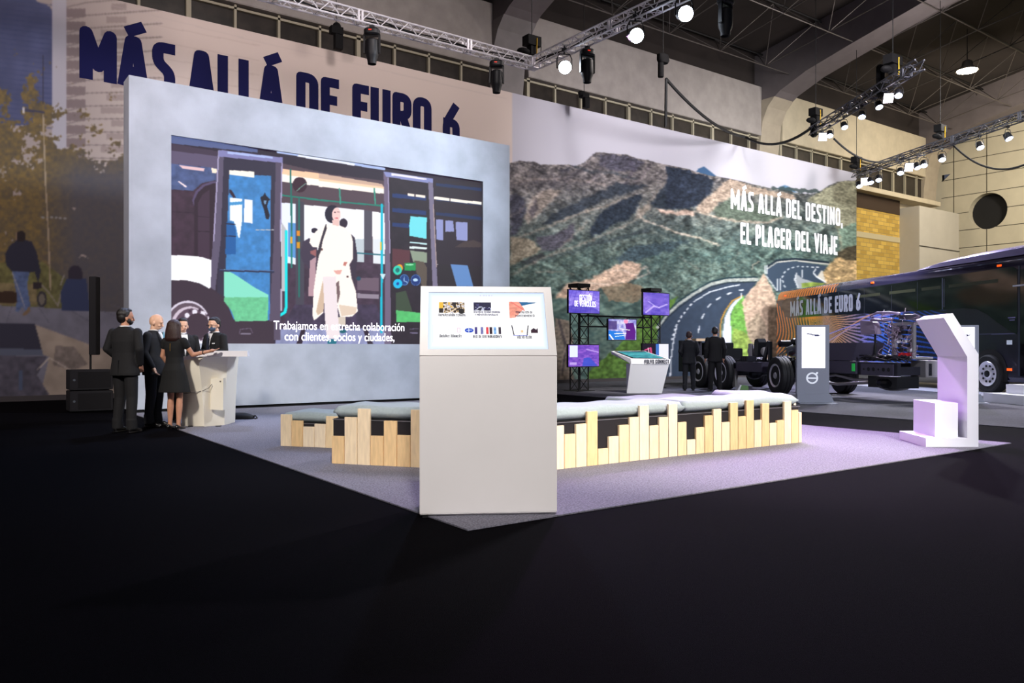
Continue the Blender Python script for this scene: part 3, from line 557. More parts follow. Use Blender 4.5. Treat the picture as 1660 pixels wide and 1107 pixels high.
# ================================================================ video wall in its concrete-look frame
YL = 16.10; X0, X1 = 2.96, 11.67; SX0, SX1, SZ0, SZ1 = 3.70, 10.87, 1.30, 5.275
vw = thing('video_wall', 'giant video wall in a pale concrete-look frame showing a woman in a long coat leaving a bus', 'video wall')
M_frame = mat('concrete_print', (178, 184, 194), .8, var=.13, scale=1.6, bump=.1, bscale=40, stretch=(1, 1, 1))
mb = MB(); mb.box((X0, YL, .06), (SX0, YL + .5, 6.27)).box((SX1, YL, .06), (X1, YL + .5, 6.27)).box((SX0, YL, .06), (SX1, YL + .5, SZ0)).box((SX0, YL, SZ1), (SX1, YL + .5, 6.27))
mb.build('frame', M_frame, vw); MB().box((X0 + .03, YL + .04, 0), (X1 - .03, YL + .46, .07)).build('base', M_blk, vw)
def paint_led(p):
    p.C[:] = (44, 34, 50)
    D = (50, 38, 54); FR = (132, 130, 182)
    p.tr(260, 210, 6.148)
    p.poly([(100, 40), (980, 190), (980, 225), (100, 130)], (88, 100, 146)); p.poly([(100, 130), (580, 210), (580, 300), (100, 210)], (66, 52, 72)); p.poly([(100, 200), (580, 262), (580, 380), (100, 330)], (96, 84, 112))
    p.poly([(100, 330), (570, 380), (570, 600), (330, 605), (100, 590)], (78, 92, 138), nz=.2, ns=8); p.poly([(195, 350), (450, 382), (440, 412), (230, 385)], (236, 196, 202)); p.poly([(180, 512), (195, 508), (273, 560), (262, 574)], (255, 232, 236)); p.poly([(515, 376), (572, 385), (572, 430), (525, 425)], (255, 236, 214))
    p.poly([(100, 590), (330, 610), (420, 530), (560, 500), (560, 1300), (100, 1300)], (62, 42, 58), nz=.2, ns=9); p.poly([(325, 700), (360, 610), (430, 545), (520, 512), (580, 510), (580, 545), (520, 545), (440, 580), (385, 640), (345, 760)], (88, 74, 108)); p.poly([(345, 1300), (345, 700), (385, 620), (450, 560), (540, 530), (580, 530), (580, 1300)], (46, 28, 42)); p.poly([(385, 1300), (385, 720), (430, 640), (500, 590), (500, 1300)], (64, 44, 62)); p.line([(100, 815), (370, 825)], (46, 28, 44), 8); p.line([(385, 860), (500, 870)], (40, 24, 40), 8); p.line([(385, 1010), (500, 1015)], (40, 24, 40), 8)
    # left leaf: glass
    p.poly([(640, 270), (1160, 330), (1150, 1900), (560, 1900)], (50, 44, 64)); p.poly([(695, 440), (1112, 455), (1100, 1900), (640, 1900)], (64, 132, 198), nz=.14, ns=7)
    p.poly([(695, 398), (946, 414), (946, 474), (695, 440)], (255, 250, 236)); p.poly([(695, 590), (720, 600), (765, 675), (735, 675), (695, 620)], (46, 26, 44))
    p.poly([(700, 675), (826, 685), (824, 900), (800, 1075), (785, 1070), (762, 960), (740, 912), (700, 900)], (246, 250, 255)); p.poly([(700, 720), (826, 712), (826, 742), (700, 752)], (70, 150, 210)); p.poly([(848, 688), (930, 696), (928, 932), (840, 918)], (246, 246, 255))
    p.poly([(670, 910), (735, 925), (762, 1000), (762, 1240), (655, 1240)], (30, 92, 160)); p.line([(660, 935), (755, 940)], (36, 24, 44), 9); p.line([(640, 1057), (762, 1060)], (36, 24, 44), 9)
    p.poly([(1005, 670), (1035, 655), (1052, 618), (1065, 655), (1105, 692), (1088, 706), (1072, 762), (1100, 850), (1088, 892), (1062, 885), (1040, 785), (1022, 738)], (26, 24, 40)); p.poly([(1040, 700), (1068, 705), (1060, 740), (1045, 738)], (110, 150, 190))
    # interior
    p.poly([(1222, 330), (1700, 440), (3900, 700), (3900, 2100), (1200, 2100)], (84, 66, 76)); p.poly([(1225, 385), (1660, 440), (1660, 500), (1225, 440)], (255, 206, 170)); p.poly([(1225, 440), (1660, 500), (1660, 566), (1225, 515)], (255, 250, 240))
    p.tr(520, 230, 5.93)
    p.poly([(-10, 295), (600, 400), (620, 430), (-10, 350)], (210, 176, 156)); p.poly([(-10, 345), (620, 430), (620, 460), (-10, 385)], (255, 212, 178)); p.poly([(-10, 370), (620, 448), (620, 495), (-10, 425)], (255, 248, 238))
    p.line([(-400, 90), (620, 255)], (176, 194, 238), 26); p.line([(-200, 128), (330, 212)], (240, 244, 255), 22)
    WN = (250, 250, 255); p.poly([(-148, 600), (430, 652), (430, 1060), (-148, 1060)], WN); p.poly([(505, 665), (632, 682), (630, 1050), (510, 1050)], WN); p.poly([(430, 650), (500, 660), (505, 1250), (430, 1250)], (82, 78, 92))
    p.poly([(-372, 585), (-228, 598), (-228, 1100), (-372, 1100)], WN)
    p.line([(-420, 500), (0, 555), (620, 612)], (30, 128, 110), 15)
    for x_ in (195, 530): p.line([(x_ - 4, 445), (x_ + 6, 590)], (60, 150, 130), 15)
    p.poly([(-340, 1040), (640, 1040), (640, 1800), (-460, 1800)], (66, 48, 66), nz=.25, ns=9); p.poly([(340, 930), (430, 930), (430, 1155), (340, 1150)], (196, 206, 214)); p.poly([(510, 930), (630, 930), (630, 1175), (515, 1165)], (230, 234, 240)); p.line([(340, 1065), (640, 1085)], (30, 104, 120), 14)
    # lower interior
    p.tr(460, 320, 4.61); p.poly([(-10, 35), (95, 45), (95, 500), (-10, 480)], (236, 240, 255)); p.poly([(40, 185), (95, 190), (95, 450), (40, 440)], (90, 150, 214)); p.poly([(-10, 180), (28, 240), (28, 700), (-10, 700)], (190, 190, 196))
    p.poly([(95, 20), (160, 30), (160, 900), (95, 900)], (70, 66, 80)); p.line([(68, 0), (68, 520)], (30, 128, 116), 12); p.line([(122, 0), (122, 740)], (30, 110, 100), 12); p.rect(104, 245, 128, 285, (226, 140, 30)); p.rect(104, 330, 128, 378, (214, 150, 20)); p.rect(56, 290, 72, 340, (226, 170, 30))
    p.poly([(0, 960), (90, 800), (700, 800), (760, 960), (760, 1120), (-80, 1120)], (64, 52, 76), nz=.25, ns=8); p.poly([(-40, 985), (760, 975), (760, 1120), (-60, 1120)], (142, 146, 186), nz=.12, ns=9); p.poly([(140, 985), (172, 985), (140, 1110), (96, 1110)], (44, 28, 46)); p.poly([(600, 980), (632, 975), (682, 1110), (640, 1110)], (44, 28, 46))
    p.poly([(560, 600), (720, 600), (720, 700), (560, 690)], (108, 88, 104)); p.poly([(560, 715), (720, 725), (720, 756), (560, 750)], (146, 134, 150)); p.ell(568, 605, 16, 16, (24, 70, 90))
    # passenger behind, coat, bag, trousers
    p.poly([(150, 330), (200, 300), (260, 360), (250, 520), (230, 560), (150, 480), (130, 420)], (64, 52, 72)); p.poly([(205, 470), (250, 440), (240, 740), (190, 735)], (186, 150, 160)); p.ell(238, 245, 24, 20, (40, 30, 50)); p.poly([(205, 400), (250, 385), (250, 440), (210, 420)], (156, 96, 96))
    p.ell(455, 190, 30, 36, (46, 30, 50)); p.poly([(510, 270), (540, 300), (560, 440), (540, 650), (510, 560)], (56, 44, 62))
    CO = (255, 246, 238); p.poly([(330, 195), (420, 205), (470, 225), (510, 262), (524, 320), (524, 460), (500, 500), (515, 600), (548, 700), (562, 850), (520, 890), (430, 892), (410, 820), (395, 660), (330, 620), (312, 700), (305, 860), (235, 920), (222, 880), (232, 690), (258, 500), (285, 360), (270, 372), (225, 370), (200, 335), (210, 290), (265, 235)], CO)
    p.poly([(300, 620), (312, 640), (306, 850), (262, 880), (250, 850)], (212, 184, 160)); p.poly([(400, 640), (420, 620), (430, 720), (410, 800)], (120, 96, 98)); p.poly([(420, 800), (555, 820), (545, 870), (440, 888)], (228, 206, 186)); p.poly([(415, 892), (470, 892), (470, 960), (420, 950)], (214, 200, 186)); p.poly([(300, 590), (400, 590), (400, 700), (416, 900), (430, 1040), (400, 1056), (330, 1056), (316, 900)], (240, 226, 230))
    p.ell(372, 122, 56, 68, (30, 22, 44)); p.ell(402, 125, 33, 52, (246, 206, 202)); p.poly([(368, 165), (425, 165), (420, 210), (375, 205)], (236, 196, 190)); p.line([(385, 108), (396, 108)], (70, 30, 40), 5); p.line([(408, 106), (422, 106)], (70, 30, 40), 5); p.line([(392, 152), (412, 152)], (204, 60, 80), 6)
    p.poly([(325, 190), (330, 230), (300, 320), (285, 400), (262, 455), (250, 440), (285, 310), (310, 230)], (54, 44, 56)); p.poly([(380, 545), (445, 540), (430, 575), (400, 570)], (232, 170, 160)); p.poly([(460, 478), (485, 480), (470, 512), (452, 505)], (196, 120, 110)); p.ell(485, 590, 9, 8, (90, 60, 60)); p.ell(292, 386, 8, 10, (90, 60, 60)); p.ell(368, 1082, 34, 24, (24, 110, 130)); p.ell(450, 1000, 26, 14, (24, 96, 110))
    p.line([(-200, 240), (15, 240)], (190, 190, 196), 6)
    # cyan grab rails, mirror
    p.tr(260, 380, 5.826); p.line([(1197, -30), (1197, 690), (1185, 735), (1135, 765)], (0, 226, 232), 28); p.rect(1140, 510, 1160, 720, (190, 180, 200))
    p.tr(260, 210, 6.148); p.line([(1308, 395), (1318, 1000)], (30, 110, 100), 16); p.ell(1400, 545, 72, 76, (54, 24, 40)); p.line([(1370, 605), (1460, 530)], (120, 170, 150), 8)
    # leaf frames
    p.poly([(585, 200), (655, 205), (640, 290), (610, 1107), (545, 1700), (500, 2150), (450, 2150), (532, 1107), (575, 290)], (94, 84, 108)); p.line([(590, 205), (575, 500), (540, 1107)], (178, 168, 206), 12); p.poly([(590, 196), (1228, 272), (1228, 330), (590, 262)], FR); p.poly([(680, 210), (1130, 265), (1130, 285), (680, 235)], (176, 190, 240))
    p.poly([(1160, 320), (1228, 330), (1210, 1107), (1205, 2100), (1085, 2100), (1140, 1107)], (88, 76, 98)); p.line([(1222, 330), (1206, 1107)], (168, 158, 198), 12)
    # bus flank left
    p.tr(260, 380, 5.826); p.poly([(85, 190), (300, 200), (400, 210), (492, 240), (483, 517), (380, 460), (250, 430), (85, 432)], (252, 252, 255)); p.ell(200, 700, 340, 275, (58, 42, 56), inner=0); p.poly([(85, 190), (300, 200), (400, 210), (492, 240), (483, 517), (380, 460), (250, 430), (85, 432)], (252, 252, 255))
    p.poly([(485, 500), (620, 600), (700, 800), (1080, 820), (1080, 1045), (85, 1045), (85, 850), (300, 600)], (58, 42, 56)); p.ell(265, 860, 215, 236, (214, 204, 222)); p.ell(268, 862, 200, 218, (96, 78, 92)); p.ell(285, 868, 178, 190, (206, 190, 206)); p.ell(300, 870, 160, 172, (88, 66, 84))
    for k in range(10): a = k * .63 + .2; p.ell(345 + 128 * math.cos(a), 868 + 140 * math.sin(a), 24, 24, (232, 226, 240)); p.ell(350 + 150 * math.cos(a + .3), 868 + 160 * math.sin(a + .3), 14, 14, (60, 40, 60))
    p.ell(360, 865, 116, 122, (62, 44, 58)); p.poly([(210, 940), (300, 1010), (400, 1000), (420, 1045), (200, 1045)], (240, 236, 246)); p.ell(360, 865, 112, 118, (60, 42, 56)); p.poly([(610, 322), (720, 380), (900, 500), (1028, 568), (1028, 592), (612, 592)], (136, 226, 200)); p.poly([(612, 592), (1028, 592), (1025, 815), (716, 820), (680, 720), (610, 630)], (106, 196, 146), nz=.1, ns=5); p.line([(570, 340), (1080, 352)], (40, 42, 70), 14); p.line([(570, 330), (1080, 340)], (90, 110, 160), 5)
    p.line([(755, 935), (765, 895), (860, 885), (880, 930)], (110, 96, 120), 6); p.line([(770, 938), (858, 938)], (130, 120, 140), 12)
    # right leaf and flank
    p.tr(520, 230, 5.93); p.poly([(620, 300), (1080, 370), (1700, 360), (1700, 2000), (690, 2000), (640, 1080)], (44, 34, 44)); p.poly([(660, 340), (1050, 400), (1060, 1100), (1060, 2000), (700, 2000)], (40, 30, 40), nz=.2, ns=10)
    for y0 in (490, 630, 770): p.poly([(700, y0), (1025, y0 + 30), (1025, y0 + 70), (700, y0 + 40)], (30, 52, 108)); p.poly([(1120, y0 - 100), (1560, y0 - 50), (1560, y0 - 20), (1120, y0 - 70)], (30, 46, 88))
    p.poly([(875, 708), (1032, 725), (1030, 930), (865, 900), (862, 800)], (116, 226, 238)); p.poly([(870, 955), (1032, 970), (1032, 985), (865, 970)], (200, 236, 240)); p.poly([(865, 1000), (1032, 1010), (1032, 1030), (865, 1022)], (226, 240, 240)); p.poly([(700, 1020), (870, 1040), (870, 1200), (700, 1200)], (90, 48, 56)); p.poly([(870, 1040), (1032, 1060), (1032, 1160), (900, 1150)], (142, 156, 136))
    p.poly([(845, 488), (1015, 510), (1015, 534), (850, 514)], (255, 244, 230)); p.poly([(1100, 520), (1560, 575), (1560, 602), (1100, 548)], (255, 248, 236)); p.line([(918, 495), (920, 530)], D, 12); p.line([(1255, 535), (1256, 575)], D, 9)
    for q in ([(1120, 740), (1190, 745), (1190, 945), (1125, 935)], [(1210, 750), (1285, 756), (1296, 860), (1210, 860)], [(1308, 765), (1425, 770), (1425, 948), (1318, 940)]): p.poly(q, (146, 152, 204))
    p.poly([(1380, 960), (1480, 940), (1560, 970), (1560, 1010), (1300, 1010)], (70, 56, 56)); p.line([(1130, 1175), (1560, 1202)], (176, 170, 176), 6)
    p.tr(520, 390, 5.93); p.poly([(910, 190), (1000, 200), (1035, 260), (1030, 440), (1000, 470), (930, 300)], (92, 80, 70)); p.poly([(1140, 225), (1560, 245), (1560, 500), (1140, 500)], (42, 34, 40)); p.poly([(1260, 225), (1425, 235), (1480, 440), (1320, 440)], (98, 138, 196))
    p.poly([(735, 500), (830, 480), (900, 700), (735, 690)], (60, 74, 56)); p.poly([(735, 668), (1000, 696), (1000, 785), (740, 780)], (86, 190, 110), nz=.1); p.ell(770, 262, 32, 36, (236, 160, 30)); p.ell(750, 282, 42, 46, (44, 206, 180)); p.ell(750, 282, 20, 22, (22, 110, 110)); p.rect(815, 212, 925, 286, (24, 148, 78)); p.rect(830, 222, 905, 236, (150, 226, 180)); p.ell(815, 376, 48, 56, (20, 60, 128)); p.ell(815, 376, 44, 52, (120, 160, 210), inner=.86); p.line([(815, 345), (812, 385), (840, 395), (845, 410)], (170, 200, 236), 7); p.ell(925, 378, 50, 56, (20, 50, 118)); p.ell(925, 378, 46, 52, (140, 170, 220), inner=.88); p.ell(922, 376, 24, 14, (190, 222, 255)); p.ell(752, 412, 44, 46, (20, 186, 232)); p.ell(752, 412, 14, 14, (20, 60, 150))
    p.line([(865, 850), (950, 845)], (120, 110, 140), 5); p.line([(875, 885), (940, 888)], (120, 110, 140), 12)
    p.tr(520, 230, 5.93); p.poly([(615, 280), (668, 290), (690, 2000), (625, 2000), (632, 1067)], (112, 98, 124)); p.line([(660, 345), (678, 1067)], (170, 160, 196), 9); p.poly([(615, 280), (1092, 350), (1092, 400), (640, 330)], (140, 146, 200)); p.poly([(690, 296), (1030, 346), (1030, 362), (690, 318)], (240, 236, 250)); p.poly([(1045, 380), (1092, 390), (1118, 1067), (1140, 1450), (1090, 1450), (1075, 1067)], (124, 116, 142)); p.line([(1095, 600), (1125, 1200)], (170, 150, 150), 10)
    p.tr(520, 390, 5.93); p.line([(597, -350), (597, 320), (595, 880)], (0, 186, 214), 22); p.rect(585, 10, 598, 88, (240, 196, 20)); p.poly([(580, 315), (634, 320), (615, 370), (600, 360)], (200, 230, 240))
nu, nv = 620, 400; wx2 = np.linspace(SX0, SX1, nu); zz = np.linspace(SZ0, SZ1, nv); WX, ZZ = np.meshgrid(wx2, zz); WX = WX.ravel(); ZZ = ZZ.ravel()
YD = UY * WX + UX * YL; XD = UX * WX - UY * YL
pl = Paint(HX + XD / YD * F, HY - (ZZ - CH) / YD * F, (50, 40, 50)); paint_led(pl)
grid('screen', np.stack([WX, np.full(WX.size, YL + .06), ZZ], 1), nu, nv, soften(pl.C, nu, nv, 1), attr_mat('led_screen', emit=1.08), vw)
MB().box((SX0, YL + .07, SZ0), (SX1, YL + .3, SZ1)).build('screen_back', M_blk, vw)
M_sub = mat('subtitle_white', (255, 250, 255), .5, emit=1.4)
def lx(px): a = (px - HX) / F; Y = YL / (UX - UY * a); return UX * a * Y + UY * Y
for t_, a, b2, z0, sz in (('Trabajamos en estrecha colaboración', 445, 657, 1.60, .255), ('con clientes, socios y ciudades,', 463, 641, 1.37, .255)):
    plain_text('subtitle', t_, (lx(a), YL + .05, z0), (1, 0, 0), (0, 0, 1), lx(b2) - lx(a), sz, M_sub, vw, off=.006)

# ================================================================ touch-screen kiosk in front
M_wht = mat('white_lacquer', (232, 228, 226), .45, var=.015, scale=3)
M_wht2 = mat('white_lacquer_lit', (236, 236, 240), .5)
KC = W(-.165, 5.67); ka = YAW - PI / 2 - R(4)
def face_cam_yaw(extra=0): return math.atan2(UX, UY) - PI / 2 + R(extra)
k = thing('touch_kiosk', 'tall white floor kiosk with a tilted bright menu screen, nearest object to the viewer', 'kiosk', (*KC, 0), face_cam_yaw(5))
kb = MB().prism([(0, .0), (0, 1.147), (.33, 1.66), (.40, 1.655), (.44, 1.60), (.44, 0)], -.49, .49, 'x')
# body prism: (y, z) profile, local -y faces the viewer
kb = MB().add([], [])
prof_k = [(.02, .015), (0, .03), (0, 1.146), (.40, 1.146), (.40, .015)]
MB().prism(prof_k, -.49, .49, 'x').build('body', M_wht, k, bevel=.004)
MB().box((-.47, .03, 0), (.47, .38, .02)).build('plinth', M_blk, k)
hd = MB(); sl = Vector((0, .33, .515)); L = sl.length; sl.normalize(); nn = Vector((0, -sl.z, sl.y))
def KP(x, s_, d=0): q = Vector((0, 0, 1.152)) + sl * s_ + nn * d; return (x, q.y, q.z)
wx_, y0_, y1_ = .432, .052, .56   # screen opening
for a, b2, c_, d_ in ((-.49, .49, 0, y0_), (-.49, .49, y1_, L), (-.49, -wx_, y0_, y1_), (wx_, .49, y0_, y1_)):
    hd.add([KP(a, c_, 0), KP(b2, c_, 0), KP(b2, d_, 0), KP(a, d_, 0), KP(a, c_, -.05), KP(b2, c_, -.05), KP(b2, d_, -.05), KP(a, d_, -.05)], [(0, 1, 2, 3), (7, 6, 5, 4), (0, 4, 5, 1), (1, 5, 6, 2), (2, 6, 7, 3), (3, 7, 4, 0)])
q0, q1 = KP(0, 0, -.05), KP(0, L, -.05)
hd.add([(-.49, q0[1], q0[2]), (.49, q0[1], q0[2]), (.49, q1[1], q1[2]), (-.49, q1[1], q1[2]), (-.49, .40, 1.152), (.49, .40, 1.152)], [(0, 4, 5, 1), (3, 2, 5, 4), (0, 3, 4), (1, 5, 2)])
hd.build('screen_housing', M_wht, k)
def paint_kiosk(p):
    x, y = p.X, p.Y; e = np.minimum(np.minimum(x, 100 - x) * 2, np.minimum(y, 100 - y)); g = np.clip(e / 12, 0, 1)[:, None]
    p.C[:] = np.array((206, 224, 255)) * (1 - g) + np.array((255, 255, 255)) * g
    def im(x0, y0, x1, y1, cols, s):
        i = np.nonzero((x >= x0) & (x <= x1) & (y >= y0) & (y <= y1))[0]; n = fbm(x[i] / s, y[i] / s * .6, 3, int(x0)); q = np.clip((n - .25) * 2 * len(cols), 0, len(cols) - 1).astype(int); p.C[i] = np.array(cols, float)[q]
    im(9, 17, 31, 36, [(20, 14, 20), (60, 40, 40), (200, 170, 120), (240, 236, 240), (150, 150, 170), (230, 180, 60)], 2.5); p.rect(9, 17, 12.5, 30, (232, 184, 60)); p.rect(9, 28, 12.5, 36, (30, 20, 16)); p.ell(28, 33, 2.4, 5, (14, 8, 12))
    im(38.5, 17, 53.5, 32, [(24, 20, 60), (60, 60, 110), (196, 200, 220), (20, 20, 50)], 2.6); p.rect(46, 17, 53.5, 26, (26, 26, 60)); p.poly([(69, 16), (78, 16), (82, 28), (74, 44), (69, 45)], (238, 150, 130), nz=.2, ns=3); p.poly([(78, 16), (94, 17), (80, 23)], (30, 100, 150)); p.line([(71, 16), (82, 31)], (230, 120, 110), 1.6)
    p.ell(34.3, 66.5, 3.7, 4, (20, 70, 190)); p.line([(32.5, 66.5), (36.3, 66)], (230, 240, 255), 1); p.ell(17, 65, 1.4, 3, (236, 236, 240)); p.rect(24, 62, 27, 70, (226, 206, 220)); p.rect(24.7, 63.5, 26.4, 69, (255, 255, 255))
    for x0, c in ((39, (60, 50, 120)), (44, (110, 110, 170)), (48.5, (210, 60, 70)), (51.5, (40, 20, 40)), (55, (120, 170, 230)), (59, (60, 50, 70))): p.rect(x0, 61, x0 + 2.2, 73, c, nz=.3, ns=2)
    for x0, x1 in ((70.5, 72), (84.5, 83)): p.line([(x0, 58), (x1, 75)], (30, 20, 50), .9)
    p.line([(72, 75), (83, 75)], (120, 130, 210), 1.4); p.rect(78, 66, 80, 70, (230, 196, 150)); p.rect(86.5, 66, 92.5, 71, (50, 20, 40)); p.poly([(86.5, 66), (89, 62), (91, 65), (92.5, 62), (92.5, 67)], (50, 30, 50))
    for x0, x1 in ((44, 45.5), (47, 48.5), (49.2, 50.4), (51.5, 53), (54, 55)): p.rect(x0, 4, x1, 5.4, (206, 206, 230))
    for cx, cy, w_, h_ in ((6, 16, 26, 30), (36, 16, 26, 30), (4, 57, 26, 30), (34, 57, 28, 30), (67, 57, 26, 30)): p.line([(cx, cy), (cx, cy + h_), (cx + w_, cy + h_)], (222, 230, 246), .5)
plane_grid('screen', KP(-wx_, y0_, -.012), Vector(KP(wx_, y0_)) - Vector(KP(-wx_, y0_)), sl * (y1_ - y0_), 420, 250, (255, 255, 255), paint_kiosk, attr_mat('kiosk_screen', emit=1.15), k)
M_ink = mat('menu_ink', (34, 30, 66), .6); MI2 = mat('menu_ink2', (66, 62, 110), .6)
def kt(text, u0, u1, v, h, m=M_ink):   # text on the kiosk screen, in fractions
    o_ = Vector(KP(-wx_ + 2 * wx_ * u0, y0_ + (y1_ - y0_) * (1 - v), -.010)); poster_text('menu_text', text, o_, (1, 0, 0), sl, 2 * wx_ * (u1 - u0), h, m, k, st=.16)
kt('CAPACITACIÓN TÉCNICA'.replace('É', 'E'), .085, .315, .425, .021); kt('CENTRO DE RECONSTRUCCION', .385, .61, .365, .017, MI2); kt('Y PROYECTOS ESPECIALES', .395, .59, .415, .017, MI2)
kt('CONTRATOS DE', .745, .89, .37, .02); kt('MANTENIMIENTO', .74, .905, .43, .02); kt('ONSIGHT CONNECT', .095, .28, .79, .022); kt('RED DE DISTRIBUIDORES', .375, .615, .80, .024); kt('VOLVO CLICK', .745, .87, .81, .024)

# ================================================================ plank-clad benches
M_felt = mat('bench_black_felt', (30, 26, 30), .95)
M_cush = mat('cushion_fabric', (160, 172, 174), .9, var=.06, scale=30, bump=.3, bscale=60)
M_wood = [mat('pine_%d' % i, c, .6, var=.1, scale=6, stretch=(6, 6, 1.0)) for i, c in enumerate(((246, 222, 186), (244, 216, 172), (238, 202, 150), (248, 226, 196)))]
def bench(name_label, p0, p1, depth, hbox, heights, x0=0.0, wd=.146, group=None, m0=0, m1=0):
    """p0 -> p1 is the plank face line; the seat lies on the left hand of that direction"""
    p0 = Vector((*p0, 0)); p1 = Vector((*p1, 0)); L = (p1 - p0).length; a = math.atan2(p1.y - p0.y, p1.x - p0.x)
    t = thing('bench', name_label, 'bench', p0, a, group)
    MB().prism([(.0 + m0 * .05, .03), (L - m1 * .05, .03), (L - m1, depth), (m0, depth)], 0, hbox, 'z').build('seat_box', M_felt, t, bevel=.004)
    MB().box((-.004, .022, hbox - .012), (L + .004, .028, hbox - .006)).build('edge_strip', mat('edge_strip_grey', (120, 116, 122), .5), t)
    rr = random.Random(len(heights) * 7)
    for i, h in enumerate(heights):
        x = x0 + i * wd
        if x > L - .03: break
        MB().box((x + .003, -.005, .012), (min(x + wd - .006, L), .024, h)).build('plank', M_wood[rr.randrange(4)], t, bevel=.002)
    return t, a, L
def cushion(label, org, a, x0, x1, y0, y1, z0, h, m0=0, m1=0, group='long grey seat cushions on the benches'):
    nx, ny = 60, 14; vs = []; fs = []
    for s_ in (1, -1):
        for j in range(ny + 1):
            for i in range(nx + 1):
                u = -1 + 2 * i / nx; v = -1 + 2 * j / ny; X = (x0 + x1) / 2 + u * (x1 - x0) / 2; Yv = (y0 + y1) / 2 + v * (y1 - y0) / 2
                ex = min(1, (1 - abs(u)) * (x1 - x0) / 2 / .04); ey = min(1, (1 - abs(v)) * (y1 - y0) / 2 / .04); e = math.sqrt(max(0, 1 - (1 - ex) ** 2)) * math.sqrt(max(0, 1 - (1 - ey) ** 2))
                z = z0 + h / 2 + s_ * (h / 2) * (.18 + .82 * e) + (.006 * math.sin(X * 9 + v * 2) * e if s_ > 0 else 0); vs.append((X + (m0 * (1 - u) / 2 - m1 * (1 + u) / 2) * (v + 1) / 2, Yv, z))
    n = (nx + 1) * (ny + 1)
    for s_ in (0, 1):
        for j in range(ny):
            for i in range(nx):
                b_ = s_ * n + j * (nx + 1) + i; q = (b_, b_ + 1, b_ + nx + 2, b_ + nx + 1); fs.append(q if not s_ else q[::-1])
    per = [i for i in range(nx + 1)] + [(j + 1) * (nx + 1) - 1 for j in range(1, ny + 1)] + [ny * (nx + 1) + i for i in range(nx - 1, -1, -1)] + [j * (nx + 1) for j in range(ny - 1, 0, -1)]
    for k_ in range(len(per)): a1, b1 = per[k_], per[(k_ + 1) % len(per)]; fs.append((a1, a1 + n, b1 + n, b1))
    o = MB().add(vs, fs).build('seat_cushion', M_cush, None, smooth=True); o.location = org; o.rotation_euler = (0, 0, a); return tag(o, label, 'cushion', group)
P_A0, P_A1, P_A2, P_A3 = (3.35, 7.76), (4.62, 6.07), (8.92, 6.0), (9.62, 7.15)
hl = [.297, .495, .585, .313, .47, .33, .587, .40, .52, .30, .56, .36, .45, .28, .5]
hr = [.50, .3, .44, .35, .443, .563, .174, .289, .40, .474, .59, .37, .453, .59, .383, .18, .308, .435, .503, .345, .564, .397, .583, .337, .534, .287, .314, .543, .426, .39]
b1, a1, L1 = bench('short angled bench clad in pale planks, left of the kiosk', P_A0, P_A1, .74, .475, hl, 0.0, .148, m1=.37)
cushion('grey cushion on the angled bench left of the kiosk', P_A0 + (0,), a1, .0, L1 - .01, .035, .73, .478, .13, m1=.37)
b2, a2, L2 = bench('long bench clad in uneven pale planks, right of the kiosk', P_A1, P_A2, .70, .475, hr, .005, .146, m0=.36, m1=.42)
cushion('grey cushion on the long bench, nearer the kiosk', P_A1 + (0,), a2, .02, 2.20, .035, .69, .478, .13, m0=.36); cushion('grey cushion on the long bench, towards its right end', P_A1 + (0,), a2, 2.21, L2 - .01, .035, .69, .478, .13, m1=.42)
b3, a3, L3 = bench('short angled bench at the far right end of the long one', P_A2, P_A3, .72, .475, [.39, .5, .33, .45, .58, .3, .4, .52, .35], .02, .146, m0=.43)
cushion('grey cushion on the angled bench at the right end', P_A2 + (0,), a3, .02, L3, .035, .71, .478, .13, m0=.43)
d = Vector((.6, -.8)); q0 = Vector((3.45, 9.53)); q1 = q0 + d * 1.5
b4, a4, L4 = bench('low plank bench behind the angled bench, its left end showing', tuple(q0), tuple(q1), .72, .30, [.398, .327, .256, .295, .39, .3, .35, .28, .4, .33], 0, .156)
cushion('grey cushion on the low plank bench at the back left', tuple(q0) + (0,), a4, .0, L4, .035, .71, .302, .12)
b5, a5, L5 = bench('low bench behind the long bench, hardly showing', (8.1, 8.1), (9.6, 8.1), .7, .36, [], 0, .15)
cushion('grey cushion peeping over the back of the long bench', (8.1, 8.1, 0), 0, .0, 1.5, .035, .69, .362, .12)

# ================================================================ reception counter
M_ctr = mat('counter_white', (238, 230, 212), .4, var=.02, scale=2)
cc = W(-4.55, 12.35); ct = thing('reception_counter', 'white flared reception counter with angled top, suited people around it', 'counter', (*cc, 0), face_cam_yaw(0))
# local x to the right of the view, y away; body flares outwards to the left with height
def lx2(px, Y): return (px - HX) / F * Y + 4.55
rings = []
for z, xl, xr, yl, fy in ((.0, 295, 368, .02, 0), (.02, 295, 368.5, 0, 0), (.35, 294, 369.5, -.03, 0), (.7, 293, 371.5, -.08, 0), (.98, 292, 373.5, -.14, 0), (1.08, 300, 374.5, -.15, 0)):
    a, b_ = lx2(xl, 12.3), lx2(xr, 12.5); rings.append([(a, -.05 + yl, z), (a + .17, -.20 + yl, z), (a + .42, -.24 + yl, z), (b_ - .10, -.06 + yl * .4, z), (b_, .02, z), (b_, .50, z), (a + .1, .50, z)])
MB().loft(rings).build('body', M_ctr, ct, smooth='auto')
tp = MB(); za = 1.165
pl_ = [(lx2(331, 12.1), -.42), (lx2(409, 12.3), -.28), (lx2(404, 12.7), .36), (lx2(345, 12.8), .50)]
tp.prism(pl_, za - .085, za, 'z')
a_, b_ = lx2(291, 12.1), lx2(331, 12.1); c_ = lx2(345, 12.8)
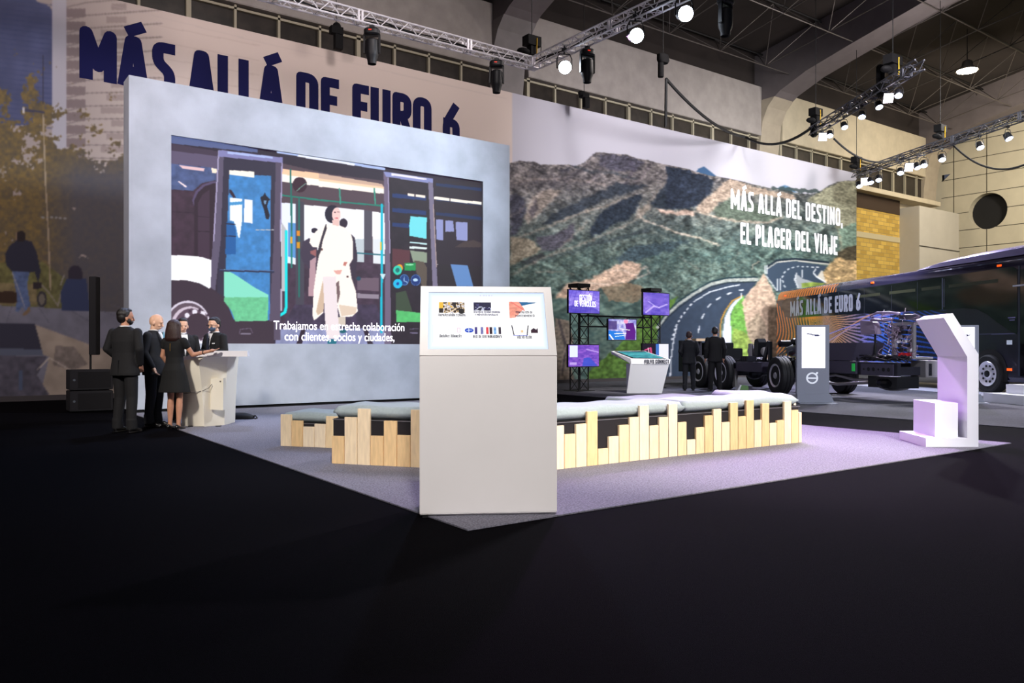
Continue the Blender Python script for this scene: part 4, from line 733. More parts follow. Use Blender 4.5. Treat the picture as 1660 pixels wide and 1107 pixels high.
tp.add([(b_, -.42, za), (b_, -.42, za - .085), (c_, .5, za), (c_, .5, za - .085), (a_, -.3, za - .13), (a_, -.3, za - .17), (a_ + .1, .5, za - .13), (a_ + .1, .5, za - .17)], [(0, 2, 6, 4), (1, 5, 7, 3), (0, 4, 5, 1), (4, 6, 7, 5), (2, 3, 7, 6), (0, 1, 3, 2)])
tp.build('counter_top', mat('counter_top_white', (240, 236, 240), .4), ct)
dr = MB().prism([(lx2(351, 12.4), .27), (lx2(371, 12.4), .26), (lx2(371.6, 12.4), .75), (lx2(351.5, 12.4), .74)], -.20, -.10, 'y'); dr.M = Matrix(); dr.build('door', M_ctr, ct)
MB().tube([(lx2(351, 12.3), -.235, .66), (lx2(347, 12.3), -.27, .60), (lx2(338, 12.3), -.29, .56), (lx2(325, 12.2), -.31, .54), (lx2(304, 12.2), -.31, .52)], .005, 6).build('panel_seam', mat('seam', (110, 104, 100)), ct)
MB().cb((lx2(367, 12.4), -.205, .70), (.02, .012, .02)).build('lock', mat('lock', (130, 120, 110), .4, .6), ct)
for x in (316, 360): MB().cb((lx2(x, 12.3), -.20, .012), (.07, .06, .024)).build('foot', M_blk, ct)

# ================================================================ speaker column and subs
sp = gnd(141, 667); t = thing('subwoofer', 'black flight-cased subwoofer pair under a slim column speaker, far left', 'subwoofer', sp, 0)
for k_, z in enumerate((0.02, .42)): MB().box((-.31, -.2, z), (.42, .35, z + .38)).build('cabinet', mat('sub_black', (20, 20, 26), .7), t, bevel=.01)
for z in (.21, .61): MB().lathe([(.001, -.004), (.022, -.004), (.022, 0)], (-.24, -.2, z), 'y', 12).build('badge', mat('badge', (120, 130, 140), .4, .5), t); MB().box((-.18, -.206, z - .15), (.38, -.2, z + .15)).build('grille', mat('grille_black', (14, 14, 18), .9), t)
q = at(148.5, 15.2); t2 = thing('column_speaker', 'slim black column loudspeaker on a pole above the subwoofers', 'loudspeaker', (q.x, q.y, .8), face_cam_yaw())
MB().tube([(-.02, 0, 0), (-.02, 0, .42)], .02, 8).build('pole', M_blk, t2); MB().box((-.02, -.07, .28), (.115, .1, 1.77)).build('cabinet', mat('speaker_black', (16, 16, 20), .7), t2, bevel=.008)
# bag on the carpet
q = gnd(392, 680); bg = MB().stack([(.012, 0, 0, .21, .12), (.05, 0, 0, .22, .13), (.09, -.02, 0, .17, .1), (.115, -.05, 0, .1, .06)], 16).tube([(.18, -.02, .05), (.24, -.03, .07), (.28, -.06, .03), (.24, -.08, .02)], .012, 6)
o = bg.build('bag', mat('bag_black', (16, 15, 20), .8), None, smooth=True); o.location = q; o.rotation_euler = (0, 0, face_cam_yaw()); tag(o, 'black bag lying on the carpet beside the white counter', 'bag')

# ================================================================ white C-shaped reader
M_scul = mat('sculpture_white', (226, 226, 236), .5, var=.01, scale=2)
t = thing('display_stand', 'white angular C-shaped display stand with a box on its base, at the right', 'stand', (*W(5.0, 9.62), 0), face_cam_yaw(0))
pf = [(.0, .012), (.635, .012), (.635, 1.133), (.325, 1.627), (.215, 1.575), (.50, 1.10), (.50, .118), (.0, .118)]
def skew(mb): mb.v = [(x + y * .115, y, z) for x, y, z in mb.v]; return mb
skew(MB().prism([pf[0], pf[1], pf[6], pf[7]], 0, .86, 'y')).build('base', M_scul, t); skew(MB().prism([pf[1], pf[2], pf[5], pf[6]], 0, .86, 'y')).build('upright', M_scul, t); skew(MB().prism([pf[2], pf[3], pf[4], pf[5]], 0, .86, 'y')).build('canopy', M_scul, t)
skew(MB().box((.16, .12, .118), (.44, .80, .535))).build('box', M_scul, t)

# ================================================================ totems with a screen
M_tot = mat('totem_grey', (140, 144, 158), .6)
M_tscr = mat('totem_screen', (252, 250, 255), .5, emit=1.1)
def totem(px, Y, label, logo=True, dx=0):
    c = at(px, Y); t = thing('info_totem', label, 'totem', (c.x, c.y, .012), face_cam_yaw(-8))
    MB().box((-.34, 0, 0.0), (.34, .14, 1.70)).build('body', M_tot, t, bevel=.006)
    MB().prism([(-.34, .20), (-.34 - .0, .0), (.44, .0), (.35, .20)], -.06, .0, 'y').prism([(-.34, .0), (.44, .0), (.44, .02), (-.34, .02)], -.3, .3, 'y').build('foot', M_tot, t)
    MB().box((-.235, -.008, .765), (.25, .0, 1.655)).build('screen', M_tscr, t)
    lg = MB()
    for k_ in range(32):
        a0, a1 = 2 * PI * k_ / 32, 2 * PI * (k_ + 1) / 32; lg.add([(.092 * math.cos(a0) - .02, -.006, .545 + .092 * math.sin(a0)), (.092 * math.cos(a1) - .02, -.006, .545 + .092 * math.sin(a1)), (.125 * math.cos(a1) - .02, -.006, .545 + .125 * math.sin(a1)), (.125 * math.cos(a0) - .02, -.006, .545 + .125 * math.sin(a0))], [(0, 1, 2, 3)])
    lg.add([(-.14, -.006, .53), (.10, -.006, .53), (.10, -.006, .56), (-.14, -.006, .56)], [(0, 1, 2, 3)]); lg.add([(.04, -.006, .63), (.055, -.006, .615), (.10, -.006, .64), (.105, -.006, .675), (.07, -.006, .675)], [(0, 1, 2, 3, 4)])
    lg.build('emblem', mat('emblem_white', (236, 240, 250), .5, emit=.35), t)
    pic = MB()
    for x, z, w_, h_ in ((-.13, 1.50, .05, .022), (-.08, 1.49, .06, .024), (-.03, 1.475, .06, .02), (.03, 1.455, .09, .04), (.09, 1.47, .06, .012), (.13, 1.49, .04, .01)): pic.box((x, -.011, z), (x + w_, -.009, z + h_))
    pic.build('screen_image', mat('screen_image_blue', (60, 66, 120), .5), t); return t
totem(1318, 17.35, 'grey info totem with white screen and round emblem, left of the bare chassis front'); totem(1560, 17.4, 'grey info totem half hidden behind the white C-shaped stand')
# white low platforms near the bus
q = gnd(1594, 652); ba = math.atan2(-.8813, -.4726)
o = MB().box((0, 0, .0), (4.5, 1.6, .2)).build('platform', M_scul, None, bevel=.004); o.location = (q.x, q.y, .013); o.rotation_euler = (0, 0, ba); tag(o, 'low white platform step by the coach front wheel', 'platform')
o = MB().box((.0, .0, .0), (4.0, 1.2, .2)).build('platform', M_scul, None, bevel=.004); v = Vector((.25, .35, 0)); v.rotate(Euler((0, 0, ba))); o.location = (q.x + v.x, q.y + v.y, .214); o.rotation_euler = (0, 0, ba); tag(o, 'white upper block standing on the low step by the coach wheel', 'platform')
# ================================================================ screens on a black truss goal
def tube_truss(mb, A, B, s_, rc=.022, rl=.010, step=.35, up=Vector((0, 0, 1))):
    A = Vector(A); B = Vector(B); d = (B - A); L = d.length; d.normalize(); sx = d.cross(up).normalized(); uy = sx.cross(d).normalized(); c = [(sx * i + uy * j) * s_ / 2 for i, j in ((-1, -1), (1, -1), (1, 1), (-1, 1))]
    for k_ in c: mb[0].tube([A + k_, B + k_], rc, 6)
    n = max(2, int(round(L / step))); n += n % 2
    for f_ in range(4):
        for i in range(n):
            p0 = A + d * L * i / n + c[(f_ + i % 2) % 4]; p1 = A + d * L * (i + 1) / n + c[(f_ + (i + 1) % 2) % 4]; mb[1].tube([p0, p1], rl, 5, False)
            if i % 2 == 0 and f_ in (0, 2): mb[1].tube([A + d * L * i / n + c[f_], A + d * L * i / n + c[(f_ + 1) % 4]], rl, 5, False)
def at_n(px, n): a = (px - HX) / F; Y = n / (UX - UY * a); return W(a * Y, Y)
TA = Vector((*at_n(939, 17.0), 0)); TB = Vector((*at_n(1056, 17.0), 0))
t = thing('screen_truss', 'black truss goal of two towers and a beam carrying five screens', 'truss', TA)
for nm, P in (('tower', TA), ('tower', TB)):
    m2 = (MB(), MB()); tube_truss(m2, P - TA + Vector((0, 0, .03)), P - TA + Vector((0, 0, 2.92)), .36, .02, .011, .36, Vector((0, 1, 0))); m2[0].v += []; o = m2[0]; o.add(m2[1].v, m2[1].f); o.build('tower', M_blk, t)
    MB().cb(P - TA + Vector((0, 0, .02)), (.62, .62, .016)).build('base_plate', M_dark, t); MB().cb(P - TA + Vector((0, 0, 2.97)), (.46, .42, .1)).build('cap_plate', M_blk, t)
m2 = (MB(), MB()); tube_truss(m2, Vector((.18, 0, 1.98)), TB - TA + Vector((-.18, 0, 1.98)), .30, .02, .011, .36); m2[0].add(m2[1].v, m2[1].f); m2[0].build('beam', M_blk, t)
def tv(x0, x1, y0, y1, label, fn, n=16.69):
    p0 = at_n(x0, n); p1 = at_n(x1, n); Yc = UY * (p0[0] + p1[0]) / 2 + UX * n; xa, xb = p0[0], p1[0]; z1 = CH + (HY - y0) / F * Yc; z0 = CH + (HY - y1) / F * Yc
    t = thing('flat_screen', label, 'screen', ((xa + xb) / 2, n, z0)); w_ = (xb - xa) / 2; h_ = z1 - z0
    MB().box((-w_, 0, 0), (w_, .06, h_)).build('bezel', M_blk, t, bevel=.004); plane_grid('screen', (-w_ + .02, -.003, .02), (2 * w_ - .04, 0, 0), (0, 0, h_ - .04), 90, 60, (70, 60, 180), fn, MS, t); MB().box((-.1, .06, h_ / 2 - .1), (.1, .09, h_ / 2 + .1)).build('wall_mount', M_dark, t)
    return t, w_, h_
MS = attr_mat('tv_picture', emit=1.15)
def fa(p):
    n = fbm(p.X / 18, p.Y / 9, 4, 3)[:, None]; p.C[:] = np.array((74, 62, 196)) * (1 - n) + np.array((214, 190, 255)) * n
    for k_ in range(9): p.line([(k_ * 14 - 30, 0), (k_ * 16 - 60, 100)], (90, 66, 190), 2.5, a=.5)
    p.poly([(0, 70), (60, 60), (100, 90), (100, 100), (0, 100)], (60, 50, 170), a=.6)
def fb(p): n = fbm(p.X / 20, p.Y / 16, 4, 8)[:, None]; p.C[:] = np.array((56, 44, 168)) * (1 - n) + np.array((170, 140, 236)) * n; p.ell(58, 28, 22, 30, (110, 86, 200), a=.6); p.line([(10, 90), (40, 60), (60, 66), (90, 50)], (210, 190, 250), 7, a=.7); p.line([(20, 40), (45, 60)], (200, 180, 250), 5, a=.6)
def fc(p):
    n = fbm(p.X / 10, p.Y / 18, 3, 2)[:, None]; p.C[:] = np.array((90, 90, 190)) * (1 - n) + np.array((246, 244, 255)) * n; p.poly([(0, 55), (50, 60), (60, 100), (0, 100)], (30, 120, 220)); p.poly([(60, 20), (90, 15), (98, 60), (96, 100), (60, 100), (64, 60)], (90, 24, 130)); p.rect(0, 10, 30, 50, (60, 40, 100), a=.7); p.line([(22, 70), (62, 68)], (250, 250, 255), 4); p.line([(40, 46), (76, 52)], (250, 250, 255), 3); p.line([(24, 84), (56, 78)], (220, 250, 255), 3); p.ell(62, 10, 8, 10, (255, 150, 190)); p.line([(4, 76), (16, 98)], (250, 250, 255), 5)
def fd(p): n = fbm(p.X / 9, p.Y / 7, 4, 6)[:, None]; p.C[:] = np.array((70, 44, 160)) * (1 - n) + np.array((170, 110, 220)) * n; p.poly([(50, 60), (70, 58), (96, 100), (44, 100)], (50, 80, 200), a=.8); p.rect(4, 2, 30, 56, (226, 232, 255)); p.line([(60, 20), (98, 34)], (200, 170, 240), 6, a=.7); p.rect(4, 80, 26, 92, (206, 180, 240), a=.8)
def fe(p): p.C[:] = (24, 12, 34); p.line([(10, 30), (30, 20), (34, 60), (42, 90)], (200, 70, 120), 7); p.line([(20, 20), (28, 70)], (236, 190, 210), 3); p.rect(50, 0, 62, 100, (60, 110, 190)); p.rect(62, 0, 100, 100, (232, 232, 250))
t, w_, h_ = tv(921, 972.5, 470, 508.5, 'upper left screen on the black truss, showing white fleet-management words', fa)
M_tvt = mat('tv_text', (250, 248, 255), .5, emit=1.3); poster_text('caption', 'GESTIÓN', (-.18, -.008, h_ * .54), (1, 0, 0), (0, 0, 1), .46, .17, M_tvt, t, st=.13); poster_text('caption', 'DE VEHÍCULOS', (-.36, -.008, h_ * .30), (1, 0, 0), (0, 0, 1), .78, .155, M_tvt, t, st=.13)
tv(1042, 1085.5, 474, 511.5, 'upper right screen on the black truss, purple picture without words', fb); tv(985.5, 1032, 516.5, 552, 'middle screen on the beam between the two truss towers', fc, 16.68)
tv(920.5, 971.5, 558, 595, 'lower left screen on the black truss, purple road map picture', fd); tv(1041, 1084.5, 556.5, 591, 'lower right screen partly behind the white console, right half white', fe)
# sloping console
c = gnd(1044, 638); t = thing('touch_console', 'white console with a sloping teal touch screen in front of the screens', 'console', (c.x, c.y, .012), face_cam_yaw(3))
MB().loft([[(-.47, -.02, 0), (.47, -.05, 0), (.50, .34, 0), (-.40, .34, 0)], [(-.40, -.18, .78), (.62, -.22, .78), (.62, .40, .78), (-.4, .4, .78)]]).build('body', M_wht2, t)
MB().add([(-.38, -.19, .78), (.63, -.23, .78), (.66, -.20, .90), (-.39, -.16, .92), (-.80, .50, 1.12), (.12, .55, 1.13), (-.78, .52, 1.04), (.14, .57, 1.04)], [(0, 1, 2, 3), (3, 2, 5, 4), (0, 3, 4, 6), (1, 7, 5, 2), (4, 5, 7, 6), (0, 6, 7, 1)]).build('screen_head', M_wht2, t)
def ft(p): n = fbm(p.X / 14, p.Y / 10, 4, 9)[:, None]; p.C[:] = np.array((14, 84, 104)) * (1 - n) + np.array((90, 214, 214)) * n; p.line([(0, 50), (60, 40), (100, 60)], (150, 236, 236), 3, a=.5)
v0, v1, v2, v3 = (Vector(q_) for q_ in ((-.39, -.16, .92), (.66, -.20, .90), (.12, .55, 1.13), (-.80, .50, 1.12)))
def bil(u, v): return (v0 * (1 - u) + v1 * u) * (1 - v) + (v3 * (1 - u) + v2 * u) * v
nrm = (v1 - v0).cross(v3 - v0).normalized() * .008
MB().add([tuple(bil(u, v) + nrm) for u, v in ((.06, .05), (.94, .05), (.94, .93), (.06, .93))], [(0, 1, 2, 3)]).build('screen_glass', M_blk, t)
o_ = bil(.12, .1) + nrm * 1.5; plane_grid('screen', o_, bil(.9, .1) - bil(.12, .1), bil(.12, .88) - bil(.12, .1), 60, 40, (30, 150, 160), ft, MS, t)
poster_text('caption', 'VOLVO CONNECT', Vector((-.04, -.222, .795)), Vector((.62, -.02, -.0)).normalized(), Vector((.0, .03, .12)).normalized(), .66, .108, mat('console_ink', (40, 44, 60), .6), t)
# ================================================================ coach
M_bus = mat('coach_navy', (38, 36, 64), .25, .3, coat=.6, spec=.6); M_bglass = mat('coach_black_glass', (8, 8, 12), .08, spec=.7)
M_tyre = mat('tyre_rubber', (20, 20, 24), .7); M_chrome = mat('wheel_chrome', (222, 220, 230), .3, .3); M_or = mat('marker_orange', (255, 90, 20), .4, emit=1.2)
bus = thing('coach', 'dark navy touring coach with orange and blue line livery and silver slogan', 'bus', (28.61, 20.48, 0), math.atan2(-.8813, -.4726))
LB = 14.2
def sect(x, k=1): return [(x, y, z) for y, z in ((.06, .34), (0, .45), (0, 3.22), (.05, 3.42), (.16, 3.55), (.42, 3.63), (1.25, 3.67), (2.08, 3.63), (2.34, 3.55), (2.45, 3.42), (2.5, 3.2), (2.5, .45), (2.44, .34))]
rg = [[(x, .2 + y * .84 if 1 else y, z * .97 + .02) for x, y, z in sect(0)], sect(.18), sect(3), sect(LB - .3), [(LB, .2 + y * .84, z * .97 + .02) for x, y, z in sect(LB)]]
MB().loft(rg).build('body', M_bus, bus, smooth='auto')
def bus_paint(p):
    s, z = p.X, p.Y; p.C[:] = (26, 24, 44)
    # orange to blue wave lines of the livery
    def c_at(s): return np.stack([np.interp(s, [0, 3, 5, 6.6, 8, 10, 11], v) for v in ([232, 236, 220, 130, 50, 36, 30], [122, 146, 156, 130, 116, 84, 60], [30, 50, 110, 226, 250, 190, 110])], 1)
    fan = np.arctan2(2.42 - z, (s - 3.0) * .9 + .12 * np.sin(z * 3)); ph = fan * 26 + 1.3 * np.sin(s * .8 + z * .9)
    m1 = (np.mod(ph, 1) < np.clip(.55 - .035 * np.abs(s - 3), .2, .55)) & (s > 2.9) & (s < 7.6)
    ph2 = (z + .30 * np.sin(s * .85 - 1.1) + .10 * np.sin(s * 2.1 + z * 2) + .05 * s) * 9.5; m2 = (np.mod(ph2 * .85, 1) < .34) & (s >= 6.2) & (s < 10.6)
    ph3 = (s * 1.05 + .38 * np.sin(z * 2.4 + s * .6) + (2.5 - z) * .35) * 4.6; m3 = (np.mod(ph3 * .8, 1) < .42) & (s < 3.0)
    reg = z < np.interp(s, [0, 1.2, 3, 6, 9, 11, 14], [3.2, 2.42, 2.42, 2.42, 2.36, 2.3, 1.5])
    for m_ in (m1, m2, m3): i = np.nonzero(m_ & reg)[0]; p.C[i] = c_at(s[i]) * .92
    for a, b2, w_ in ((3.0, 7.4, .05), (3.2, 8.8, .045), (3.4, 9.8, .04)): p.line([(a + (b2 - a) * t, 2.38 - (b2 - 6.4) * .0 - (1.9 - .45 * (b2 - 7.4)) * (1 - t) ** 1.7 * (1 if a > 2 else 1)) for t in np.linspace(0, 1, 14)], tuple(c_at(np.array([(a + b2) / 2]))[0]), w_, a=.9)
    i = np.nonzero(reg & (z > 2.2) & (s > 1.3) & (s < 4.6))[0]; k = np.exp(-((s[i] - 3.0) / .9) ** 2 - ((z[i] - 2.4) / .12) ** 2)[:, None]; p.C[i] = p.C[i] * (1 - k) + np.array((255, 150, 40)) * k
    i = np.nonzero((z > 3.36) & (s < 4.7))[0]; f_ = (np.mod(s[i] * 5.2 - z[i] * 3, 1) < np.clip(1.05 - s[i] * .16, .3, 1)); p.C[i[f_]] = (240, 140, 48)
    p.line([(11.3, 1.59), (13.25, 1.585)], (92, 92, 130), .022); p.line([(9.2, 2.345), (11.2, 2.345)], (74, 74, 110), .02)
nu, nv = 620, 190; ss = np.linspace(.12, LB - .3, nu); z_ = np.linspace(.46, 3.2, nv); S_, Z_ = np.meshgrid(ss, z_); pb = Paint(S_.ravel(), Z_.ravel(), (30, 28, 54)); bus_paint(pb)
grid('livery_print', np.stack([S_.ravel(), np.full(S_.size, -.004), Z_.ravel()], 1), nu, nv, pb.C, attr_mat('coach_livery', rough=.3, spec=.5, coat=.4), bus)
ss2 = np.linspace(.2, 4.9, 260); prf = [(-.004, 3.2), (.045, 3.42), (.155, 3.557)]; P_ = []; C_ = Paint(np.tile(ss2, 3), np.repeat([3.37, 3.45, 3.6], 260), (34, 32, 58)); bus_paint(C_)
grid('livery_print', np.array([(s_, y, z) for y, z in prf for s_ in ss2]), 260, 3, C_.C, attr_mat('coach_livery_roof', rough=.3, coat=.4), bus)
glass = [(.55, 2.86), (.95, 2.50), (1.25, 2.44), (3, 2.44), (8.2, 2.36), (10.6, 2.33), (11.3, 2.325), (11.8, 2.28), (12.2, 2.12), (12.6, 1.88), (13.0, 1.66), (13.26, 1.56), (13.26, 3.22), (13.1, 3.30), (.9, 3.22), (.65, 3.1)]
MB().prism(glass, -.012, -.006).build('side_glass', M_bglass, bus)
for x in (4.9, 6.5, 8.0, 9.3, 10.5): MB().box((x, -.016, 2.40), (x + .014 if x != 9.3 else x + .02, -.0125, 3.22)).build('window_seam', mat('seam_grey', (44, 46, 60), .4) if x != 10.5 else mat('seam_light', (110, 114, 140), .4), bus)
MB().box((10.42, -.018, 2.34), (10.45, -.012, 3.24)).build('grab_trim', mat('trim_light', (104, 108, 136), .4), bus)
for a, b2 in ((4.9, 5.6), (6.0, 7.4), (7.9, 9.2), (9.5, 10.35), (10.7, 12.6)): MB().box((a, -.0145, 2.94), (b2, -.0125, 3.03)).build('reflection_strip', mat('rack_reflection', (62, 64, 50), .4), bus)  # strip colour paints in a rack reflection on the glass
MB().box((13.30, -.014, .5), (13.34, .0, 3.3)).build('door_edge', mat('door_edge_grey', (60, 66, 84), .4), bus)
MB().box((13.36, -.012, .5), (14.1, -.002, 3.2)).build('door', M_bglass, bus)
MB().box((13.15, -.05, 2.78), (13.6, -.02, 2.82)).build('mirror_arm', mat('chrome_light', (200, 205, 230), .3, .6), bus)
poster_text('slogan', 'MÁS ALLÁ DE EURO 6', (1.34, -.022, 2.50), (1, 0, 0), (0, 0, 1), 4.95, .60, mat('slogan_silver', (176, 180, 206), .4, .2), bus, st=.19)
for s_, z0 in ((12.3, .53), (4.2, .53), (2.9, .53)):
    ar = MB(); poly = [(s_ + .64 * math.cos(a), z0 + .66 * math.sin(a)) for a in np.linspace(0, PI, 24)] + [(s_ - .64, .34), (s_ + .64, .34)]; ar.prism(poly, -.02, -.008); ar.build('wheel_arch', M_blk, bus)
    wh = MB().lathe([(.30, -.05), (.34, -.09), (.46, -.10), (.50, -.07), (.515, .0), (.515, .18), (.3, .2)], (s_, 0, z0), 'y', 40).build('tyre', M_tyre, bus, smooth='auto')
    rm = MB().lathe([(.001, -.08), (.10, -.085), (.12, -.06), (.16, -.05), (.24, -.055), (.29, -.09), (.32, -.105), (.335, -.09), (.33, -.02)], (s_, 0, z0), 'y', 40).build('rim', M_chrome, bus, smooth='auto')
    hl_ = MB()
    for k in range(10): a = 2 * PI * k / 10; hl_.lathe([(.001, -.066), (.032, -.065), (.034, -.03)], (s_ + .215 * math.cos(a), 0, z0 + .215 * math.sin(a)), 'y', 10)
    hl_.build('rim_holes', mat('rim_hole', (20, 20, 28), .6), rm); rm_ = MB().lathe([(.001, -.115), (.085, -.105), (.10, -.06)], (s_, 0, z0), 'y', 20).build('hub', mat('hub_dark', (26, 26, 34), .4, .5), rm)
for s_, z in ((6.9, 3.40), (12.6, 3.38), (.8, 3.36)): MB().cb((s_, .03 if z > 3.3 else -.01, z), (.13, .04, .05)).build('marker_light', M_or, bus)
MB().cb((13.0, -.012, .66), (.16, .02, .06)).build('marker_light', M_or, bus); MB().cb((13.0, -.012, 1.36), (.17, .02, .11)).build('side_repeater', mat('repeater', (210, 220, 240), .3, emit=.25), bus)
MB().box((12.95, -.015, 1.98), (13.2, -.0125, 2.01)).box((13.0, -.015, 1.92), (13.18, -.0125, 1.945)).build('small_badge', mat('badge_lilac', (120, 116, 170), .5), bus)
ac = MB(); rr = []
for x, h in ((8.8, .02), (9.2, .13), (9.8, .22), (10.8, .27), (12, .30), (13.4, .33), (14.0, .30)): rr.append([(x, y, 3.62 + h * q) for y, q in ((.30, 0), (.38, .6), (.62, .95), (1.25, 1), (1.9, .95), (2.14, .6), (2.22, 0))])
ac.loft(rr); ao = ac.build('roof_unit', mat('roof_wrap', (126, 124, 190), .22, .5, bump=1.0, bscale=4, coat=.5), bus, smooth='auto')
struct_pl = tag(MB().add([(27.6, 21.0, .0125), (21.2, 9.2, .0125), (24.4, 7.5, .0125), (30.5, 19.2, .0125), (27.6, 21.0, .03), (21.2, 9.2, .03), (24.4, 7.5, .03), (30.5, 19.2, .03)], [(3, 2, 1, 0), (4, 5, 6, 7), (0, 1, 5, 4), (1, 2, 6, 5), (2, 3, 7, 6), (3, 0, 4, 7)]).build('floor_panel', mat('white_vinyl', (200, 200, 214), .35)), 'pale vinyl floor sheet lying under the coach', 'floor sheet')

# ================================================================ bare chassis
ch = thing('bus_chassis', 'bare bus chassis with chrome wheels, tanks and exposed driver electronics', 'chassis', (18.67, 12.23, .012), math.atan2(-.9415, -.337))
M_ch = mat('chassis_grey', (40, 40, 52), .5, .3, var=.2, scale=6); M_ch2 = mat('chassis_panel', (70, 66, 84), .5, .2); M_tank = mat('tank_black', (22, 24, 28), .35, .3); M_al = mat('cast_alloy', (176, 172, 176), .45, .6)
for y in (-.42, .42): MB().box((-5.2, y - .05, .58), (3.5, y + .05, .86)).build('frame_rail', M_ch, ch, bevel=.005)
for x in (-5.0, -3.3, -2.2, -1.2, 1.2, 2.3, 3.3): MB().box((x - .04, -.95 if x < 2 else -.42, .60), (x + .04, .95 if x < 2 else .42, .78)).build('cross_member', M_ch, ch)
def cwheel(x, y, sgn, steer=0):
    yy = y; tb = MB(); tb.M = Matrix.Translation((x, y, .49)) @ Matrix.Rotation(steer, 4, 'Z') @ Matrix.Scale(sgn, 4, (0, 1, 0))
    tb.lathe([(.29, -.13), (.33, -.15), (.44, -.155), (.475, -.14), (.49, -.10), (.49, -.055), (.478, -.05), (.478, -.04), (.49, -.035), (.49, .03), (.478, .035), (.478, .045), (.49, .05), (.49, .12), (.46, .15), (.3, .15)], ax='y', n=48); ty = tb.build('tyre', M_tyre, ch, smooth='auto')
    rb_ = MB(); rb_.M = tb.M; rb_.lathe([(.001, -.15), (.07, -.155), (.085, -.13), (.10, -.105), (.16, -.098), (.22, -.105), (.27, -.14), (.295, -.158), (.305, -.15), (.30, .1)], ax='y', n=40); rb_.build('rim', M_chrome, ch, smooth='auto')
    h = MB(); h.M = tb.M
    for k in range(10): a = 2 * PI * k / 10; h.lathe([(.001, -.108), (.026, -.107), (.028, -.06)], (.195 * math.cos(a), 0, .195 * math.sin(a)), 'y', 10)
    h.build('rim_holes', mat('rim_hole', (20, 20, 28)), ty)
for x in (-3.95, -2.65, 0.0):
    for y, sg in ((-.98, 1), (.98, -1)): cwheel(x, y, sg, R(-9) if x == 0 else 0)
for x in (-3.95, -2.65, 0): MB().tube([(x, -.85, .49), (x, .85, .49)], .09, 12).ell((x, 0, .48), (.22, .26, .2)).build('axle', M_tank, ch)
for x, y in ((-.35, -.72), (.35, -.72), (-3.5, -.6), (-3.1, -.6), (-3.5, .6), (-.35, .72), (.35, .72)): MB().lathe([(.10, .58), (.14, .62), (.13, .68), (.15, .74), (.13, .80), (.14, .88), (.10, .92)], (x, y, 0), 'z', 20).build('air_bellow', M_tank, ch, smooth='auto')
# engine block and cooling at the rear, seen behind the two visitors
MB().box((-5.35, -.5, .5), (-4.5, .8, 1.2)).box((-5.3, -.4, 1.2), (-4.7, .6, 1.38)).build('engine', M_tank, ch, bevel=.02); MB().box((-5.5, -.95, .45), (-4.7, -.55, 1.45)).build('radiator', M_ch, ch, bevel=.01)
MB().box((-5.0, -.98, 1.42), (-4.3, -.6, 1.50)).build('radiator_cap', mat('cap_cream', (206, 180, 150), .5), ch)
MB().box((-2.0, -1.02, .55), (-.75, -.72, .82)).build('side_box', M_ch2, ch, bevel=.01); MB().box((-2.25, -.98, .10), (-2.12, -.90, .62)).build('mud_flap', mat('flap_grey', (128, 126, 124), .7), ch)
MB().box((-2.0, -.9, .83), (-1.62, -.6, .98)).build('louvre_box', M_ch, ch, bevel=.01)
for x in (-1.9, -1.8, -1.7): MB().cb((x, -.905, .905), (.03, .01, .12)).build('louvre', M_blk, ch)
MB().lathe([(.001, -.35), (.14, -.33), (.16, -.25), (.16, .25), (.14, .33), (.001, .35)], (-1.85, -.4, 1.12), 'x', 24).build('silencer', M_al, ch, smooth='auto')
MB().box((-2.02, -.62, .95), (-1.86, -.55, 1.33)).build('filter_box', M_al, ch, bevel=.01); MB().prism([(-1.72, .95), (-1.55, .95), (-1.50, 1.36), (-1.58, 1.47), (-1.70, 1.44), (-1.74, 1.3)], -.62, -.35).build('air_intake', M_tank, ch, bevel=.01)
MB().prism([(-1.35, .85), (-1.22, .85), (-1.02, 1.38), (-1.10, 1.40)], -.62, -.56).prism([(-1.0, .2), (-.92, .2), (-.92, 1.38), (-1.0, 1.38)], -.66, -.58).build('brace', M_tank, ch)
MB().box((-.92, -.60, .8), (-.45, -.2, .95)).build('battery_box', M_ch, ch); 
for x in (-.12, .06, .24): MB().lathe([(.001, -.30), (.075, -.28), (.09, -.22), (.09, .22), (.075, .28), (.001, .30)], (x, -.25, 1.37), 'y', 20).build('air_tank', M_tank, ch, smooth='auto')
MB().lathe([(.001, -.36), (.12, -.33), (.14, -.26), (.14, .26), (.12, .33), (.001, .36)], (.0, -.45, 1.13), 'x', 24).build('air_tank', mat('tank_grey', (70, 74, 82), .3, .5), ch, smooth='auto'); MB().lathe([(.001, -.2), (.09, -.18), (.09, .18), (.001, .2)], (-.72, -.3, 1.32), 'y', 18).build('air_tank', M_tank, ch, smooth='auto')
pp = MB()
for k in range(7): x = -.6 + k * .22; pp.tube([(x, -.7, .75), (x + .05, -.66, 1.0 + .05 * (k % 3)), (x + .2, -.5, 1.2), (x + .1, -.2, 1.3)], .018, 6)
pp.build('pipes', mat('pipe_grey', (90, 96, 104), .4, .4), ch); MB().cb((-.22, -.66, .86), (.09, .02, .12)).build('warning_light', mat('red_lens', (255, 40, 30), .4, emit=.8), ch); MB().cb((-1.9, -.64, .96), (.12, .02, .03)).build('warning_light', M_or, ch)
